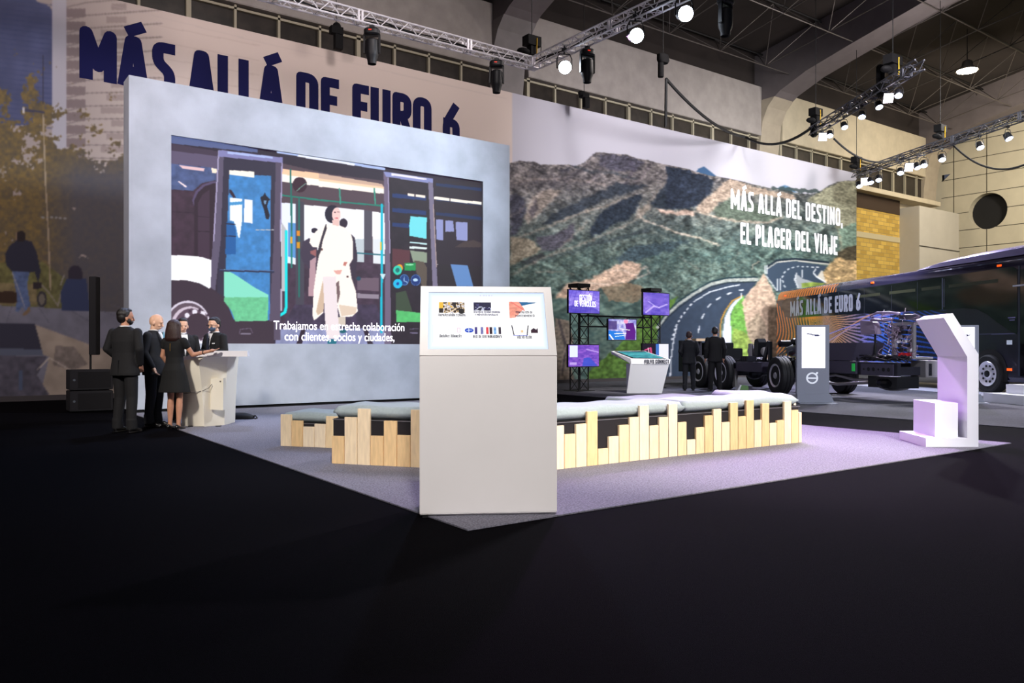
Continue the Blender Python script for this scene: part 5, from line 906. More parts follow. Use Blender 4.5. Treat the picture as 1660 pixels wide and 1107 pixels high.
# front overhang: seat box, perforated plate, looms, driver electronics
MB().prism([(.9, .90), (2.1, .90), (2.26, 1.33), (.9, 1.33)], -.5, .3).build('seat_box', M_ch2, ch, bevel=.01); MB().box((.9, -.52, .60), (2.25, -.47, .89)).build('side_plate', M_ch2, ch)
MB().box((2.13, -.53, .66), (2.23, -.52, .84)).build('green_tag', mat('tag_green', (40, 190, 80), .5, emit=.2), ch)
MB().box((2.4, -.50, .58), (3.4, -.46, .84)).build('side_plate', M_ch2, ch)
hh = MB()
for k in range(6): hh.lathe([(.001, -.506), (.045 if k % 3 else .025, -.506), (.045 if k % 3 else .025, -.49)], (2.5 + k * .155, 0, .72), 'y', 14)
hh.build('plate_hole', M_blk, ch)
rr_ = random.Random(3); lm = MB()
for k in range(16):
    y = -.45 + rr_.random() * .5; pts = [(2.25 + q * .22, y + rr_.uniform(-.03, .03), .95 + .05 * math.sin(q * 1.7 + k) + rr_.random() * .05) for q in range(6)]; lm.tube(pts, .022, 6)
lm.build('cable_loom', mat('loom_black', (34, 32, 42), .35), ch, smooth=True)
MB().box((2.7, .0, .95), (3.45, .55, 1.0)).box((2.78, .02, 1.0), (2.86, .10, 1.78)).box((3.36, .02, 1.0), (3.44, .10, 1.78)).box((2.78, .02, 1.72), (3.44, .5, 1.78)).build('electronics_frame', M_al, ch, bevel=.006)
M_el = [mat('module_%d' % i, c, .45, emit=e) for i, (c, e) in enumerate((((230, 226, 236), 0), ((60, 56, 66), 0), ((200, 40, 50), .1), ((150, 140, 160), 0), ((30, 28, 36), 0)))]
for i in range(7):
    for j in range(4):
        if rr_.random() < .85: MB().cb((2.93 + j * .135, .03 + rr_.random() * .04, 1.06 + i * .098), (.10, .10, .07)).build('fuse_module', M_el[rr_.choice((0, 0, 1, 3, 4, 1)) if i else 2], ch)
wv = MB()
for k in range(34):
    x = 2.55 + rr_.random() * 1.0; z = .9 + rr_.random() * 1.0; pts = [(x + rr_.uniform(-.12, .12), -.05 + rr_.uniform(-.08, .12), z + q * .08 + rr_.uniform(-.04, .04)) for q in range(4)]; wv.tube(pts, .009, 5)
wv.build('wiring', mat('wire_mix', (150, 128, 150), .5, var=.7, scale=12), ch); MB().lathe([(.001, -.12), (.2, -.10), (.22, 0), (.001, .02)], (3.05, .25, 1.95), 'z', 20).build('dash_cover', M_ch2, ch, smooth='auto')
MB().tube([(2.2, -.05, 1.95), (2.4, -.05, 2.02), (2.7, 0, 2.02), (2.95, .1, 1.98)], .03, 8).tube([(2.25, -.08, 1.86), (2.5, -.05, 1.84), (2.8, .0, 1.86)], .035, 8).build('steering_column', mat('lilac_tube', (170, 150, 190), .35, .3), ch, smooth=True)
MB().prism([(1.85, 1.52), (2.38, 1.52), (2.30, 1.80), (2.18, 1.84), (1.82, 1.86)], -.05, .12).build('dash_shell', mat('shell_lilac', (150, 134, 158), .4), ch, bevel=.015); MB().tube([(2.25, .03, .95), (2.25, .03, 1.55)], .025, 8).build('steering_post', M_blk, ch)
MB().box((3.05, .3, .55), (3.5, .75, .92)).build('junction_box', M_al, ch, bevel=.01); MB().box((2.4, -.3, .3), (3.3, .3, .56)).ell((2.9, 0, .4), (.4, .4, .18)).build('steering_gear', M_tank, ch)
MB().tube([(-.4, .5, .42), (.4, .4, .50), (1.2, .3, .42), (2.3, .2, .46)], .03, 8).tube([(.6, -.4, .38), (1.4, -.35, .32), (2.4, -.2, .4)], .035, 8).build('drag_link', M_al, ch, smooth=True)
q = gnd(1207, 636); t = thing('leaflet_holder', 'green topped leaflet block standing on the floor beside the chassis front wheel', 'leaflet stand', (q.x, q.y, .012), face_cam_yaw()); MB().prism([(-.15, 0), (.12, 0), (.1, .17), (-.08, .19)], 0, .2).build('block', mat('leaf_green', (110, 150, 90), .6), t); MB().prism([(-.22, .0), (-.15, 0), (-.08, .19), (-.12, .19)], 0, .2).build('side_panel', M_wht2, t)

# ================================================================ lighting trusses
M_tr = mat('truss_alu', (226, 222, 228), .45, .2); M_fix = mat('fixture_black', (14, 14, 19), .5, .1); M_lens = mat('fixture_lens', (226, 238, 255), .3, emit=60); M_led = mat('panel_led', (255, 240, 255), .4, emit=14); M_hoist = mat('hoist_black', (10, 9, 11), .8, spec=.2); M_yel = mat('yellow_strap', (220, 170, 20), .6)
def truss(label, A, B, step=.25, s_=.26, M_tr=M_tr):
    t = thing('lighting_truss', label, 'truss', A); A0 = Vector((0, 0, 0)); B0_ = Vector(B) - Vector(A); m2 = (MB(), MB()); tube_truss(m2, A0, B0_, s_, .023, .012, step)
    m2[0].build('chord', M_tr, t); m2[1].build('lacing', M_tr, t); L = B0_.length; d = B0_.normalized(); sx = d.cross(Vector((0, 0, 1)))
    cb = MB()
    for k in range(2): cb.tube([A0 + d * x + sx * (.04 * math.sin(x * 2 + k)) + Vector((0, 0, -.04 + .05 * k + .03 * math.sin(x * 3.1 + k))) for x in np.arange(0, L, .4)], .018, 5)
    cb.build('cable_run', M_blk, t); n = int(L // 3)
    for k in range(1, n + 1):
        j = MB().cb(A0 + d * k * 3 + Vector((0, 0, -.13)), (.05, .05, .03))
        for o_ in (-1, 1): c = A0 + d * k * 3 + d * .045 * o_; j.tube([c + sx * .13 + Vector((0, 0, -.13)), c + sx * .13 + Vector((0, 0, .13))], .03, 6); j.tube([c - sx * .13 + Vector((0, 0, -.13)), c - sx * .13 + Vector((0, 0, .13))], .03, 6)
        j.build('joint', M_tr, t)
    return t
ZT = 8.88
truss('silver truss running along above the printed wall, top left', (-4.0, 17.03, ZT), (13.0, 17.03, ZT))
truss('silver truss running from the corner towards the viewer at top centre', (13.13, 16.9, ZT), (13.13, 6.0, ZT))
t = thing('corner_block', 'silver truss corner block joining the two trusses at top centre', 'truss corner', (13.13, 17.03, ZT)); MB().cb((0, 0, -.13), (.27, .27, .02)).cb((0, 0, .13), (.27, .27, .02)).build('plate', M_tr, t)
for a, b_ in ((-1, -1), (1, -1), (1, 1), (-1, 1)): MB().tube([(a * .13, b_ * .13, -.13), (a * .13, b_ * .13, .13)], .028, 6).build('post', M_tr, t)
T3A, T3B = Vector((25.2, 16.5, ZT)), Vector((21.6, 10.9, ZT)); truss('dark rigged truss descending from upper right with bright floods', T3A, T3B, .3, M_tr=mat('truss_dull', (96, 96, 106), .4, .6))
T4A, T4B = Vector((32.9, 19.5, ZT)), Vector((27.9, 8.6, ZT)); truss('long truss above the coach carrying bright lamps at the far right', T4A, T4B, .3, M_tr=mat('truss_dull', (96, 96, 106)))
def proto_head():
    t = thing('moving_head_light', 'x', 'stage light'); MB().tube([(0, 0, .13), (0, 0, 0)], .018, 6).box((-.06, -.03, .05), (.06, .03, .10)).build('clamp', M_fix, t)
    MB().stack([(-.14, 0, 0, .15, .12), (-.11, 0, 0, .185, .15), (-.02, 0, 0, .185, .15), (.02, 0, 0, .15, .12)], 20, 3).build('base', M_fix, t, smooth='auto'); MB().cb((-.02, -.153, -.05), (.07, .008, .02)).build('display', mat('red_display', (230, 50, 20), .5, emit=.8), t)
    MB().box((-.195, -.05, -.56), (-.155, .05, -.1)).box((.155, -.05, -.56), (.195, .05, -.1)).box((-.195, -.05, -.16), (.195, .05, -.12)).build('yoke', M_fix, t, bevel=.01)
    MB().lathe([(.10, -.22), (.15, -.26), (.155, -.55), (.145, -.62), (.11, -.70), (.10, -.80), (.095, -.80), (.08, -.76)], n=24).build('head', M_fix, t, smooth='auto'); return t
def proto_wash(tilt=-66):
    t = thing('wash_light', 'x', 'stage light'); MB().tube([(0, 0, .13), (0, 0, -.02)], .018, 6).box((-.05, -.03, .03), (.05, .03, .08)).build('clamp', M_fix, t)
    y = MB(); y.tube([(-.14, 0, -.30), (-.14, 0, -.12), (-.10, 0, -.03), (.10, 0, -.03), (.14, 0, -.12), (.14, 0, -.30)], .012, 6); y.build('yoke', M_fix, t)
    h = MB(); h.M = Matrix.Translation((0, 0, -.27)) @ Matrix.Rotation(R(tilt), 4, 'X'); h.lathe([(.06, .14), (.11, .12), (.125, 0), (.13, -.10), (.12, -.10)], n=20).lathe([(.11, .08), (.11, .06)], n=20); h.build('head', M_fix, t, smooth='auto')
    l = MB(); l.M = h.M; l.lathe([(.001, -.106), (.105, -.104), (.118, -.101)], n=20); l.build('lens', M_lens if tilt < -50 else mat('par_lens', (206, 222, 255), .4, emit=9), t); return t
def proto_panel():
    t = thing('led_panel_light', 'x', 'stage light'); MB().tube([(0, 0, .13), (0, 0, -.05)], .018, 6).box((-.03, -.02, -.05), (.03, .02, .0)).build('clamp', M_fix, t)
    h = MB(); h.M = Matrix.Translation((0, 0, -.22)) @ Matrix.Rotation(R(-62), 4, 'X'); h.box((-.17, -.17, -.0), (.17, .17, .08)).build('housing', M_fix, t); l = MB(); l.M = h.M; l.box((-.155, -.155, -.008), (.155, .155, -.001)); l.build('lens', M_led, t); return t
protos = {}
def fixture(kind, loc, label, rz=0, group=None, s_=1):
    if kind not in protos: protos[kind] = {'head': proto_head, 'wash': proto_wash, 'par': lambda: proto_wash(-30), 'panel': proto_panel}[kind](); o = protos[kind]
    else: o = copy_tree(protos[kind])
    o.location = loc; o.rotation_euler = (0, 0, rz); o['label'] = label; o.scale = (s_, s_, s_)
    if group: o['group'] = group
    elif 'group' in o: del o['group']
    return o
CY = face_cam_yaw()
zf = ZT - .26; GH = 'moving head lights on the trusses'; GW = 'lit round wash lights on the trusses'; GP = 'square floodlight panels on the right trusses'
def on(px, n=None, u=None):
    a = (px - HX) / F
    if n is not None: Y = n / (UX - UY * a)
    else: Y = u / (UX * a + UY)
    return W(a * Y, Y)
fixture('head', (*on(603, n=16.9), zf), 'black moving head light with red display hanging left of centre', CY, GH); fixture('head', (*on(805, n=16.9), zf), 'black moving head light hanging left of the truss corner', CY, GH)
fixture('head', (*on(952, u=13.2), zf), 'black moving head light hanging just right of the truss corner', CY + R(20), GH); fixture('head', (*on(1176, u=13.6), zf + .0), 'black moving head light cut by the top edge of the photo', CY + R(40), GH)
for px, lb_ in ((915, 'glowing round lamp nearest the truss corner, lowest of three'), (1030, 'glowing round lamp in the middle of the three at top centre'), (1109, 'glowing round lamp highest of the three at top centre')): fixture('wash', (*on(px, u=13.0), zf + .1), lb_, CY + R(4), GW, 1.35)
def alongT(A, B, px):
    for k in range(401):
        P = A.lerp(B, k / 400); X = UX * P.x - UY * P.y; Y = UY * P.x + UX * P.y
        if HX + F * X / Y >= px: return P
    return B
for A, B, L_ in ((T3A, T3B, (('panel', 1334, 'square floodlight panel at the far end of the upper right truss'), ('wash', 1345, 'unlit looking round lamp beside the far end panel of the upper right truss'), ('wash', 1368, 'small lamp under the middle of the upper right truss, facing down'), ('wash', 1397, 'bright lamp under the upper right truss, third from its far end'), ('wash', 1424, 'bright lamp just left of the big square panel on the upper right truss'), ('panel', 1440, 'large bright square panel under the near part of the upper right truss'), ('wash', 1456, 'bright lamp right of the large square panel on the upper right truss'))),
                 (T4A, T4B, (('wash', 1392, 'bright lamp at the far end of the long coach truss'), ('panel', 1402, 'square panel at the far end of the long coach truss'), ('wash', 1411, 'round lamp right of the far square panel on the coach truss'), ('wash', 1424, 'second round lamp right of the far square panel on the coach truss'), ('wash', 1459, 'round lamp left of the second square panel on the coach truss'), ('panel', 1473, 'second square panel from the far end of the coach truss'), ('wash', 1486, 'round lamp right of the second square panel on the coach truss'), ('wash', 1497, 'brightest round lamp halfway along the coach truss'), ('wash', 1527, 'round lamp near the hoist on the coach truss'), ('wash', 1588, 'dim round lamp under the near part of the coach truss'), ('wash', 1633, 'bright round lamp at the right edge of the photo')))):
    for kd, px, lb_ in L_:
        P = alongT(A, B, px); fixture('par' if kd == 'wash' else kd, (P.x, P.y, zf + (.04 if A is T3A else .01)), lb_, CY + R(random.uniform(-25, 25)), GW if kd == 'wash' else GP, .85 if A is T3A else 1.0)
def hoist(P, label, dz=.35, big=1):
    t = thing('chain_hoist', label, 'hoist', P); MB().box((-.22 * big, -.14, dz), (.22 * big, .14, dz + .26)).box((-.1, -.1, .1), (.1, .1, dz)).ell((-.28 * big, 0, .16), (.2, .14, .09)).build('motor', M_hoist, t, bevel=.012)
    MB().tube([(0, 0, dz + .26), (0, 0, 14.3 - P[2])], .012, 5).build('chain', M_blk, t); MB().tube([(.06, -.15, dz + .2), (.05, -.15, -.02)], .014, 5).build('strap', M_yel, t)
    MB().tube([(.2, 0, dz + .2), (.32, 0, dz + .05), (.3, 0, .12), (.12, 0, 0)], .012, 5).build('power_lead', M_blk, t); return t
hoist((13.1, 17.05, ZT + .12), 'black chain hoist above the truss corner at top centre'); P = alongT(T3A, T3B, 1322); h1 = hoist((P.x, P.y, ZT + .12), 'black chain hoist at the far end of the upper right truss'); P = alongT(T3A, T3B, 1447); hoist((P.x, P.y, ZT + .12), 'big black chain hoist on the near part of the upper right truss', big=1.3)
P = alongT(T4A, T4B, 1524); hoist((P.x, P.y, ZT + .12), 'black chain hoist halfway along the coach truss'); P = alongT(T4A, T4B, 1388); hoist((P.x, P.y, ZT + .12), 'black chain hoist at the far end of the coach truss')
for A, B, px, lb_ in ((T3A, T3B, 1319, 'hanging black cable bundle at the far end of the upper right truss'), (T3A, T3B, 1427, 'thick black cable bundle on the near part of the upper right truss')):
    P = alongT(A, B, px); tag(MB().box((P.x - .1, P.y - .1, ZT - .22), (P.x + .1, P.y + .1, ZT + .72)).build('cable_bundle', M_hoist, None, bevel=.04), lb_, 'cable bundle')
# drooping feeds and hanging hoist at centre
def sag(p0, p1, d, r=.03): p0 = Vector(p0); p1 = Vector(p1); return [(p0.lerp(p1, k / 16) - Vector((0, 0, d * 4 * (k / 16) * (1 - k / 16)))) for k in range(17)]
def A3(px, py, Y): v = at(px, Y, py); return v
tag(MB().tube(sag(A3(1080, 128, 24), A3(1208, 222, 33), .35), .05, 6).tube([A3(1080, 128, 24), A3(1079, 206, 24.4)], .045, 6).tube(sag(A3(1208, 222, 33), A3(1318, 205, 28), .45), .05, 6).build('power_cable', M_blk), 'thick black feed cable drooping from the hanging hoist to the right truss', 'cable')
tag(MB().tube(sag(A3(1352, 225, 27), A3(1460, 252, 32), .5), .035, 6).tube(sag(A3(1545, 235, 30), A3(1668, 264, 26), .5), .035, 6).build('power_cable', M_blk), 'thin black cable sagging between the two right trusses', 'cable')
t = thing('chain_hoist', 'black chain hoist hanging alone below the roof right of centre', 'hoist', A3(1075, 95, 24)); MB().stack([(-.14, 0, 0, .16, .12), (-.05, 0, 0, .22, .14), (.1, -.02, 0, .2, .13), (.14, -.03, 0, .1, .08)], 14).build('motor', M_hoist, t, smooth='auto'); MB().lathe([(.08, -.58), (.09, -.56), (.09, -.16), (.08, -.15)], (-.1, 0, 0), 'z', 14).build('chain_bag', M_hoist, t, smooth='auto'); MB().tube([(0, 0, .1), (0, 0, 5.0)], .012, 5).build('chain', M_blk, t)
t = thing('chain_hoist', 'small black hoist hanging before the dark windows left of centre', 'hoist', A3(545, 50, 22)); MB().cb((0, 0, .0), (.34, .2, .2)).ell((.02, 0, .12), (.12, .1, .12)).cb((.06, 0, -.3), (.22, .16, .4)).build('motor', M_hoist, t, bevel=.01); MB().tube([(0, 0, .1), (0, 0, 4.8)], .012, 5).build('chain', M_blk, t)
t = thing('chain_hoist', 'small black hoist hanging before the ribbon window at centre', 'hoist', A3(947, 155, 27)); MB().cb((0, 0, .0), (.3, .2, .16)).cb((.08, 0, -.22), (.2, .16, .36)).ell((-.1, 0, .05), (.16, .1, .1)).build('motor', M_hoist, t, bevel=.01); MB().tube([(0, 0, .08), (0, 0, 4.6)], .012, 5).build('chain', M_blk, t)
# ================================================================ people
M_skin = mat('skin_tan', (196, 140, 112), .55, var=.05, scale=20); M_skin2 = mat('skin_light', (224, 176, 148), .55, var=.05, scale=20)
M_suit = mat('suit_charcoal', (15, 13, 17), .85, var=.12, scale=14); M_suit2 = mat('suit_navy', (13, 15, 24), .85, var=.12, scale=14); M_dress = mat('dress_black', (10, 9, 11), .85)
M_shirt = mat('shirt_white', (232, 230, 232), .8); M_shoe = mat('shoe_black', (14, 12, 14), .3); M_hair = mat('hair_black', (22, 16, 16), .5, bump=.5, bscale=40, stretch=(6, 6, 1)); M_hairb = mat('hair_brown', (52, 30, 26), .45, bump=.6, bscale=40, stretch=(6, 6, 1)); M_eye = mat('eye_dark', (24, 16, 14), .3); M_lip = mat('lips', (150, 78, 72), .5)
def person(label, loc, yaw, H=1.75, hair='short', coat=None, skin=None, hairm=None, arms=None, legs=None, head=(0, 0), tie=None, female=False, mask=False, beard=False, specs=False, curl=.5):
    k = H / 1.75; coat = coat or M_suit; skin = skin or M_skin; hairm = hairm or M_hair
    t = thing('person', label, 'person', loc, yaw); t.scale = (k, k, k)
    SW = .165 if female else .195
    A = {'R': [(SW, 0, 1.405), (SW + .06, -.03, 1.15), (SW + .05, .06, .90)], 'L': [(-SW, 0, 1.405), (-SW - .06, -.03, 1.15), (-SW - .05, .06, .90)]}
    A.update(arms or {})
    Lg = {'R': [(.09, 0, .90), (.11, .01, .50), (.12, -.02, .09)], 'L': [(-.09, 0, .90), (-.11, .01, .50), (-.12, -.02, .09)]}; Lg.update(legs or {})
    b = MB(); HM = Matrix.Translation((0, .0, 1.51)) @ Euler((R(head[1]), 0, R(head[0]))).to_matrix().to_4x4() @ Matrix.Scale(1.05, 4)
    # trunk, neck, limbs: one body
    b.stack([(.86, 0, 0, .13, .085), (1.0, 0, 0, .12, .08), (1.2, 0, 0, .13, .085), (1.38, 0, 0, .15, .085), (1.44, 0, -.01, .10, .07)], 16)
    b.cap((0, -.015, 1.40), .062, (0, .0, 1.54), .054)
    b.M = HM
    b.ell((0, .005, .125), (.075, .095, .10)); b.cap((0, .02, .04), .052, (0, .03, .10), .066); b.ell((0, .055, .035), (.036, .036, .03)); b.ell((0, -.03, .12), (.073, .068, .088))
    b.cap((0, .098, .105), .010, (0, .112, .072), .015, 8); b.ell((0, .088, .125), (.052, .016, .010)); b.ell((.078, -.005, .085), (.010, .02, .03)); b.ell((-.078, -.005, .085), (.010, .02, .03)); b.ell((0, .088, .043), (.024, .014, .009)); b.ell((.036, .072, .07), (.022, .02, .02)); b.ell((-.036, .072, .07), (.022, .02, .02))
    b.M = Matrix()
    hands = []
    for sd, s in (('R', 1), ('L', -1)):
        sh, el, wr = (Vector(v) for v in A[sd]); b.cap(sh, .047 if not female else .042, el, .038, 10); b.cap(el, .038, wr, .027, 10)
        d = (wr - el).normalized(); side = d.cross(Vector((0, 0, 1)));
        side = Vector((0, 1, 0)) if side.length < .35 else side.normalized() * s * -1
        pn = d.cross(side).normalized(); tip = wr + d * .085
        b.cap(wr + side * .0, .026, wr + d * .05, .030, 10); b.cap(wr + d * .03 + side * .022, .017, tip + side * .026, .015, 8); b.cap(wr + d * .03 - side * .022, .017, tip - side * .026, .015, 8); b.cap(wr + d * .03, .018, tip, .016, 8)
        for q, (off, L) in enumerate(((.033, .066), (.011, .076), (-.011, .070), (-.033, .054))):
            p0 = tip + side * off; d1 = (d + pn * curl * .5 * s).normalized(); d2 = (d + pn * curl * 1.4 * s).normalized(); p1 = p0 + d1 * L * .5; p2 = p1 + d2 * L * .5; b.cap(p0, .0095, p1, .009, 8); b.cap(p1, .009, p2, .0078, 8)
        tb = wr + d * .025 + side * .028; tm = tb + (d * .5 + side * .8).normalized() * .035; te = tm + (d * .95 + side * .25).normalized() * .035; b.cap(tb, .013, tm, .0115, 8); b.cap(tm, .0115, te, .009, 8)
    for sd in 'RL':
        h_, kn, an = (Vector(v) for v in Lg[sd]); b.cap(h_, .075, kn, .048 if female else .05); mid = kn.lerp(an, .3); b.cap(kn, .046, mid, .052); b.cap(mid, .052, an, .030); b.cap(an, .03, an + Vector((0, .02, -.04)), .026); b.cap(an + Vector((0, .0, -.05)), .025, an + Vector((0, .10, -.065)), .02)
    remesh(b, 'body', skin, t, .0065, 3)
    def hd(m): m.M = HM; return m
    for s in (1, -1): hd(MB()).ell((s * .032, .090, .100), (.012, .008, .006), 10, 6).build('eye', M_eye, t, smooth=True)
    if not mask: hd(MB()).ell((0, .101, .043), (.022, .006, .006), 10, 6).build('mouth', M_lip, t, smooth=True)
    if hair == 'short':
        h = hd(MB()); h.ell((0, -.018, .148), (.083, .095, .082)); h.ell((0, -.045, .105), (.078, .062, .085)); h.ell((0, .035, .195), (.06, .05, .03)); h.cap((.074, -.01, .10), .012, (.074, .0, .13), .014, 8); h.cap((-.074, -.01, .10), .012, (-.074, .0, .13), .014, 8); remesh(h, 'hair', hairm, t, .006, 3)
    if hair == 'bob':
        h = hd(MB()); h.ell((0, -.012, .14), (.10, .105, .092)); h.M = HM @ Matrix.Identity(4); h.stack([(-.10, 0, -.055, .10, .045), (-.06, 0, -.06, .122, .06), (.0, 0, -.05, .118, .07), (.08, 0, -.04, .106, .08), (.16, 0, -.03, .085, .08)], 20, 2.2); h.cap((.088, .0, .12), .022, (.102, -.01, -.06), .026, 8); h.cap((-.088, .0, .12), .022, (-.102, -.01, -.06), .026, 8); remesh(h, 'hair', hairm, t, .007, 3)
    if beard: h = hd(MB()); h.ell((0, .05, .035), (.048, .05, .038)); h.ell((.055, .03, .055), (.02, .03, .035)); h.ell((-.055, .03, .055), (.02, .03, .035)); remesh(h, 'beard', hairm, t, .006, 2)
    if mask: h = hd(MB()); h.ell((0, .065, .048), (.064, .055, .045)); remesh(h, 'face_mask', mat('mask_blue_grey', (70, 86, 110), .8), t, .006, 2)
    if specs:
        g = hd(MB())
        for s in (1, -1): g.tube([(s * .034 + .024 * math.cos(a), .110, .10 + .017 * math.sin(a)) for a in np.linspace(0, 2 * PI, 13)], .0022, 5); g.tube([(s * .058, .108, .103), (s * .08, .0, .10)], .002, 5)
        g.tube([(-.01, .112, .103), (.01, .112, .103)], .0022, 5); g.build('glasses', mat('glasses_frame', (30, 24, 24), .3), t)
    if female:
        d_ = MB(); d_.stack([(.60, 0, 0, .245, .19), (.64, 0, 0, .24, .185), (.80, 0, -.0, .205, .16), (.95, 0, -.01, .175, .14), (1.06, 0, 0, .142, .108), (1.15, 0, .0, .135, .10), (1.30, 0, .0, .16, .112), (1.38, 0, .0, .175, .10), (1.43, 0, -.005, .15, .08), (1.455, 0, -.01, .08, .06)], 28)
        for sd, s in (('R', 1), ('L', -1)): sh, el, wr = (Vector(v) for v in A[sd]); d_.cap(sh, .066, sh.lerp(el, .30), .064)
        remesh(d_, 'dress', M_dress, t, .008, 4); MB().box((-.003, -.112, 1.25), (.003, -.102, 1.37)).build('zip', mat('zip_gold', (190, 150, 60), .4, .6), t)
        for sd in 'RL':
            an = Vector(Lg[sd][2]); s = MB(); s.cap(an + Vector((0, -.03, -.03)), .032, an + Vector((0, .10, -.068)), .026); s.cap(an + Vector((0, .10, -.068)), .026, an + Vector((0, .15, -.07)), .018); s.cap(an + Vector((0, -.045, -.04)), .024, an + Vector((0, -.05, -.078)), .009); remesh(s, 'shoe', M_shoe, t, .006, 2)
        return t, A
    # suit jacket with sleeves
    j = MB(); j.stack([(.80, 0, -.005, .205, .14), (.84, 0, -.005, .205, .14), (1.0, 0, 0, .185, .128), (1.12, 0, 0, .172, .12), (1.28, 0, .0, .19, .13), (1.37, 0, 0, .205, .118), (1.425, 0, -.008, .185, .098), (1.455, 0, -.01, .145, .08), (1.49, 0, -.012, .075, .062)], 28)
    for sd in 'RL': sh, el, wr = (Vector(v) for v in A[sd]); j.cap(sh, .066, el, .058); j.cap(el, .060, el.lerp(wr, .93), .047)
    jk = remesh(j, 'jacket', coat, t, .009, 5)
    MB().box((-.003, -.150, .80), (.003, -.128, 1.02)).build('jacket_vent', M_blk, jk)
    tr = MB(); tr.stack([(.78, 0, 0, .165, .11), (.95, 0, 0, .165, .115), (1.0, 0, 0, .15, .10)], 20)
    for sd in 'RL': h_, kn, an = (Vector(v) for v in Lg[sd]); tr.cap(h_ + Vector((0, 0, -.04)), .098, kn, .078); tr.cap(kn, .078, an + Vector((0, -.005, .03)), .064); tr.stack([(an.z - .04, an.x, an.y + .01, .066, .078), (an.z + .1, an.x, an.y, .065, .072)], 16)
    remesh(tr, 'trousers', coat, t, .009, 4)
    c = MB(); c.lathe([(.060, 1.452), (.066, 1.47), (.064, 1.50), (.060, 1.502), (.055, 1.47)], (0, -.01, 0), 'z', 20).build('shirt_collar', M_shirt, t, smooth=True)
    MB().add([(-.052, .085, 1.47), (.052, .085, 1.47), (.048, .128, 1.38), (0, .155, 1.12), (-.048, .128, 1.38), (0, .06, 1.47), (0, .09, 1.12)], [(0, 1, 2, 3, 4), (0, 5, 1), (0, 4, 5), (1, 5, 2), (3, 2, 6), (4, 3, 6), (2, 5, 6), (5, 4, 6)]).build('shirt_front', M_shirt, t)
    for s in (1, -1): MB().add([(s * .055, .09, 1.475), (s * .085, .105, 1.40), (s * .075, .138, 1.34), (s * .004, .165, 1.12), (s * .05, .134, 1.38)], [(0, 1, 2, 3, 4)]).build('lapel', coat, jk)
    if tie: MB().prism([(-.012, 1.47), (.012, 1.47), (.016, 1.44), (.028, 1.18), (0, 1.14), (-.028, 1.18), (-.016, 1.44)], .150, .160).build('tie', tie, t)
    for sd in 'RL':
        wr = Vector(A[sd][2]); el = Vector(A[sd][1]); d = (wr - el).normalized(); MB().tube([wr - d * .035, wr + d * .008], .036, 14).build('cuff', M_shirt, t, smooth='auto')
        an = Vector(Lg[sd][2]); s = MB(); s.cap(an + Vector((0, -.03, -.045)), .038, an + Vector((0, .12, -.052)), .036); s.cap(an + Vector((0, .10, -.055)), .036, an + Vector((0, .19, -.064)), .024); s.box((an.x - .036, an.y - .065, an.z - .088), (an.x + .036, an.y + .19, an.z - .075)); remesh(s, 'shoe', M_shoe, t, .007, 3)
    return t, A
AWAY = CY
g_ = gnd(203, 701); person('man in a charcoal suit with dark hair and beard, seen from behind, leftmost', g_, AWAY - R(12), 1.78, coat=M_suit, head=(-34, 0), beard=True, arms={'R': [(.195, 0, 1.405), (.27, -.06, 1.17), (.21, .04, .96)], 'L': [(-.195, 0, 1.405), (-.275, -.02, 1.18), (-.20, .13, 1.03)]}, legs={'R': [(.09, 0, .90), (.10, .01, .5), (.13, -.04, .09)], 'L': [(-.09, 0, .90), (-.11, .04, .5), (-.14, .02, .09)]})
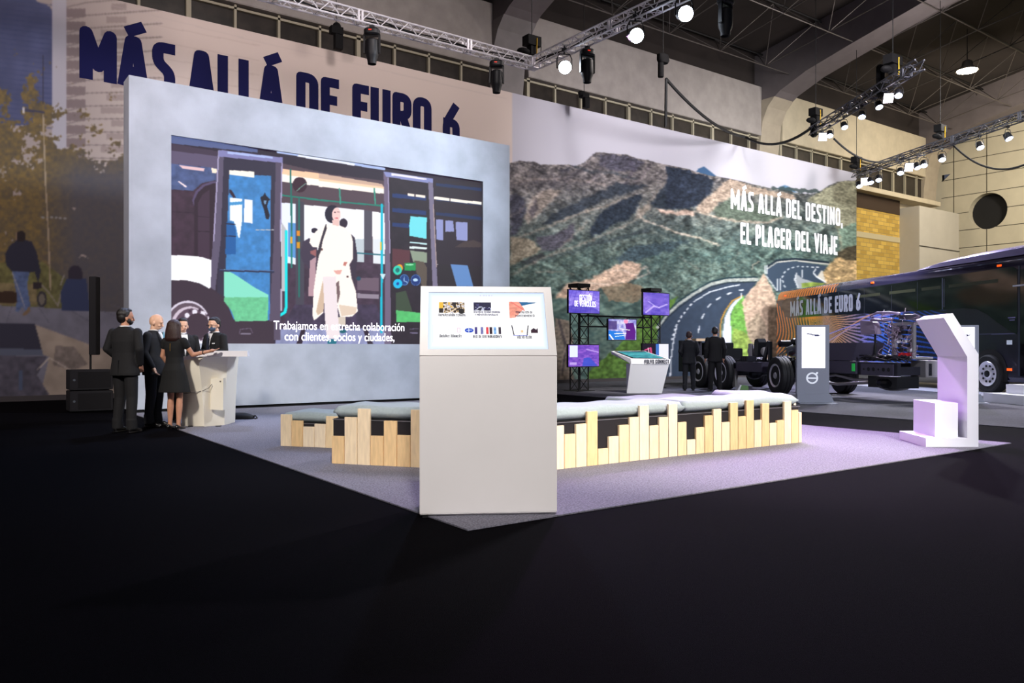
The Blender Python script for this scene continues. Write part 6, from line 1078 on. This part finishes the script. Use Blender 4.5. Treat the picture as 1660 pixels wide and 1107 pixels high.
g_ = gnd(250, 691); person('bald man in a navy suit with a light blue tie, facing right', g_, AWAY - R(95), 1.74, hair=None, coat=M_suit2, skin=M_skin2, head=(8, -14), tie=mat('tie_blue', (120, 176, 200), .6), arms={'R': [(.195, 0, 1.405), (.25, -.02, 1.15), (.22, .10, .92)], 'L': [(-.195, 0, 1.405), (-.26, -.02, 1.15), (-.22, .12, .95)]})
g_ = gnd(283, 697); wp, _ = person('woman in a short black dress with dark bobbed hair, seen from behind', g_, AWAY - R(14), 1.63, female=True, hair='bob', hairm=M_hairb, skin=M_skin, head=(-6, 0), arms={'R': [(.165, 0, 1.40), (.255, .10, 1.19), (.47, .22, 1.245)], 'L': [(-.165, 0, 1.40), (-.235, .02, 1.17), (-.20, .16, .98)]}, legs={'R': [(.075, 0, .90), (.085, .01, .50), (.085, -.02, .09)], 'L': [(-.075, 0, .90), (-.085, .02, .5), (-.09, .01, .09)]}, curl=.2)
MB().tube([(.405 + .0, .175 + .034 * math.cos(a), 1.232 + .036 * math.sin(a)) for a in np.linspace(0, 2 * PI, 15)], .007, 6).build('bracelet', M_blk, wp)
g_ = at(296, 12.9); person('dark haired man in a black suit partly hidden behind the woman', g_, AWAY + R(-140), 1.70, coat=M_suit, skin=M_skin2, head=(-10, -8))
g_ = at(349, 13.3); mp, _ = person('man in glasses and grey face mask standing behind the white counter', g_, AWAY + R(150), 1.73, coat=M_suit, skin=M_skin2, head=(6, -10), mask=True, specs=True, tie=mat('tie_dark', (40, 44, 60), .6), arms={'R': [(.195, 0, 1.405), (.26, .02, 1.16), (.18, .22, 1.14)], 'L': [(-.195, 0, 1.405), (-.26, .02, 1.16), (-.18, .22, 1.14)]})
MB().cb((-.115, .135, 1.30), (.055, .012, .018)).build('name_badge', M_shirt, mp)
g_ = gnd(1117, 634); g_.z = .012; person('brown haired man in a dark suit looking at the chassis, the left one', g_, AWAY + R(-8), 1.68, coat=M_suit2, hairm=M_hairb, head=(-12, -10), arms={'R': [(.195, 0, 1.405), (.26, -.02, 1.16), (.17, .14, 1.0)], 'L': [(-.195, 0, 1.405), (-.26, -.02, 1.16), (-.17, .14, 1.0)]})
g_ = gnd(1159, 634.5); g_.z = .012; person('taller black haired man in a dark suit looking at the chassis, right one', g_, AWAY + R(-4), 1.80, coat=M_suit, head=(-6, -8))
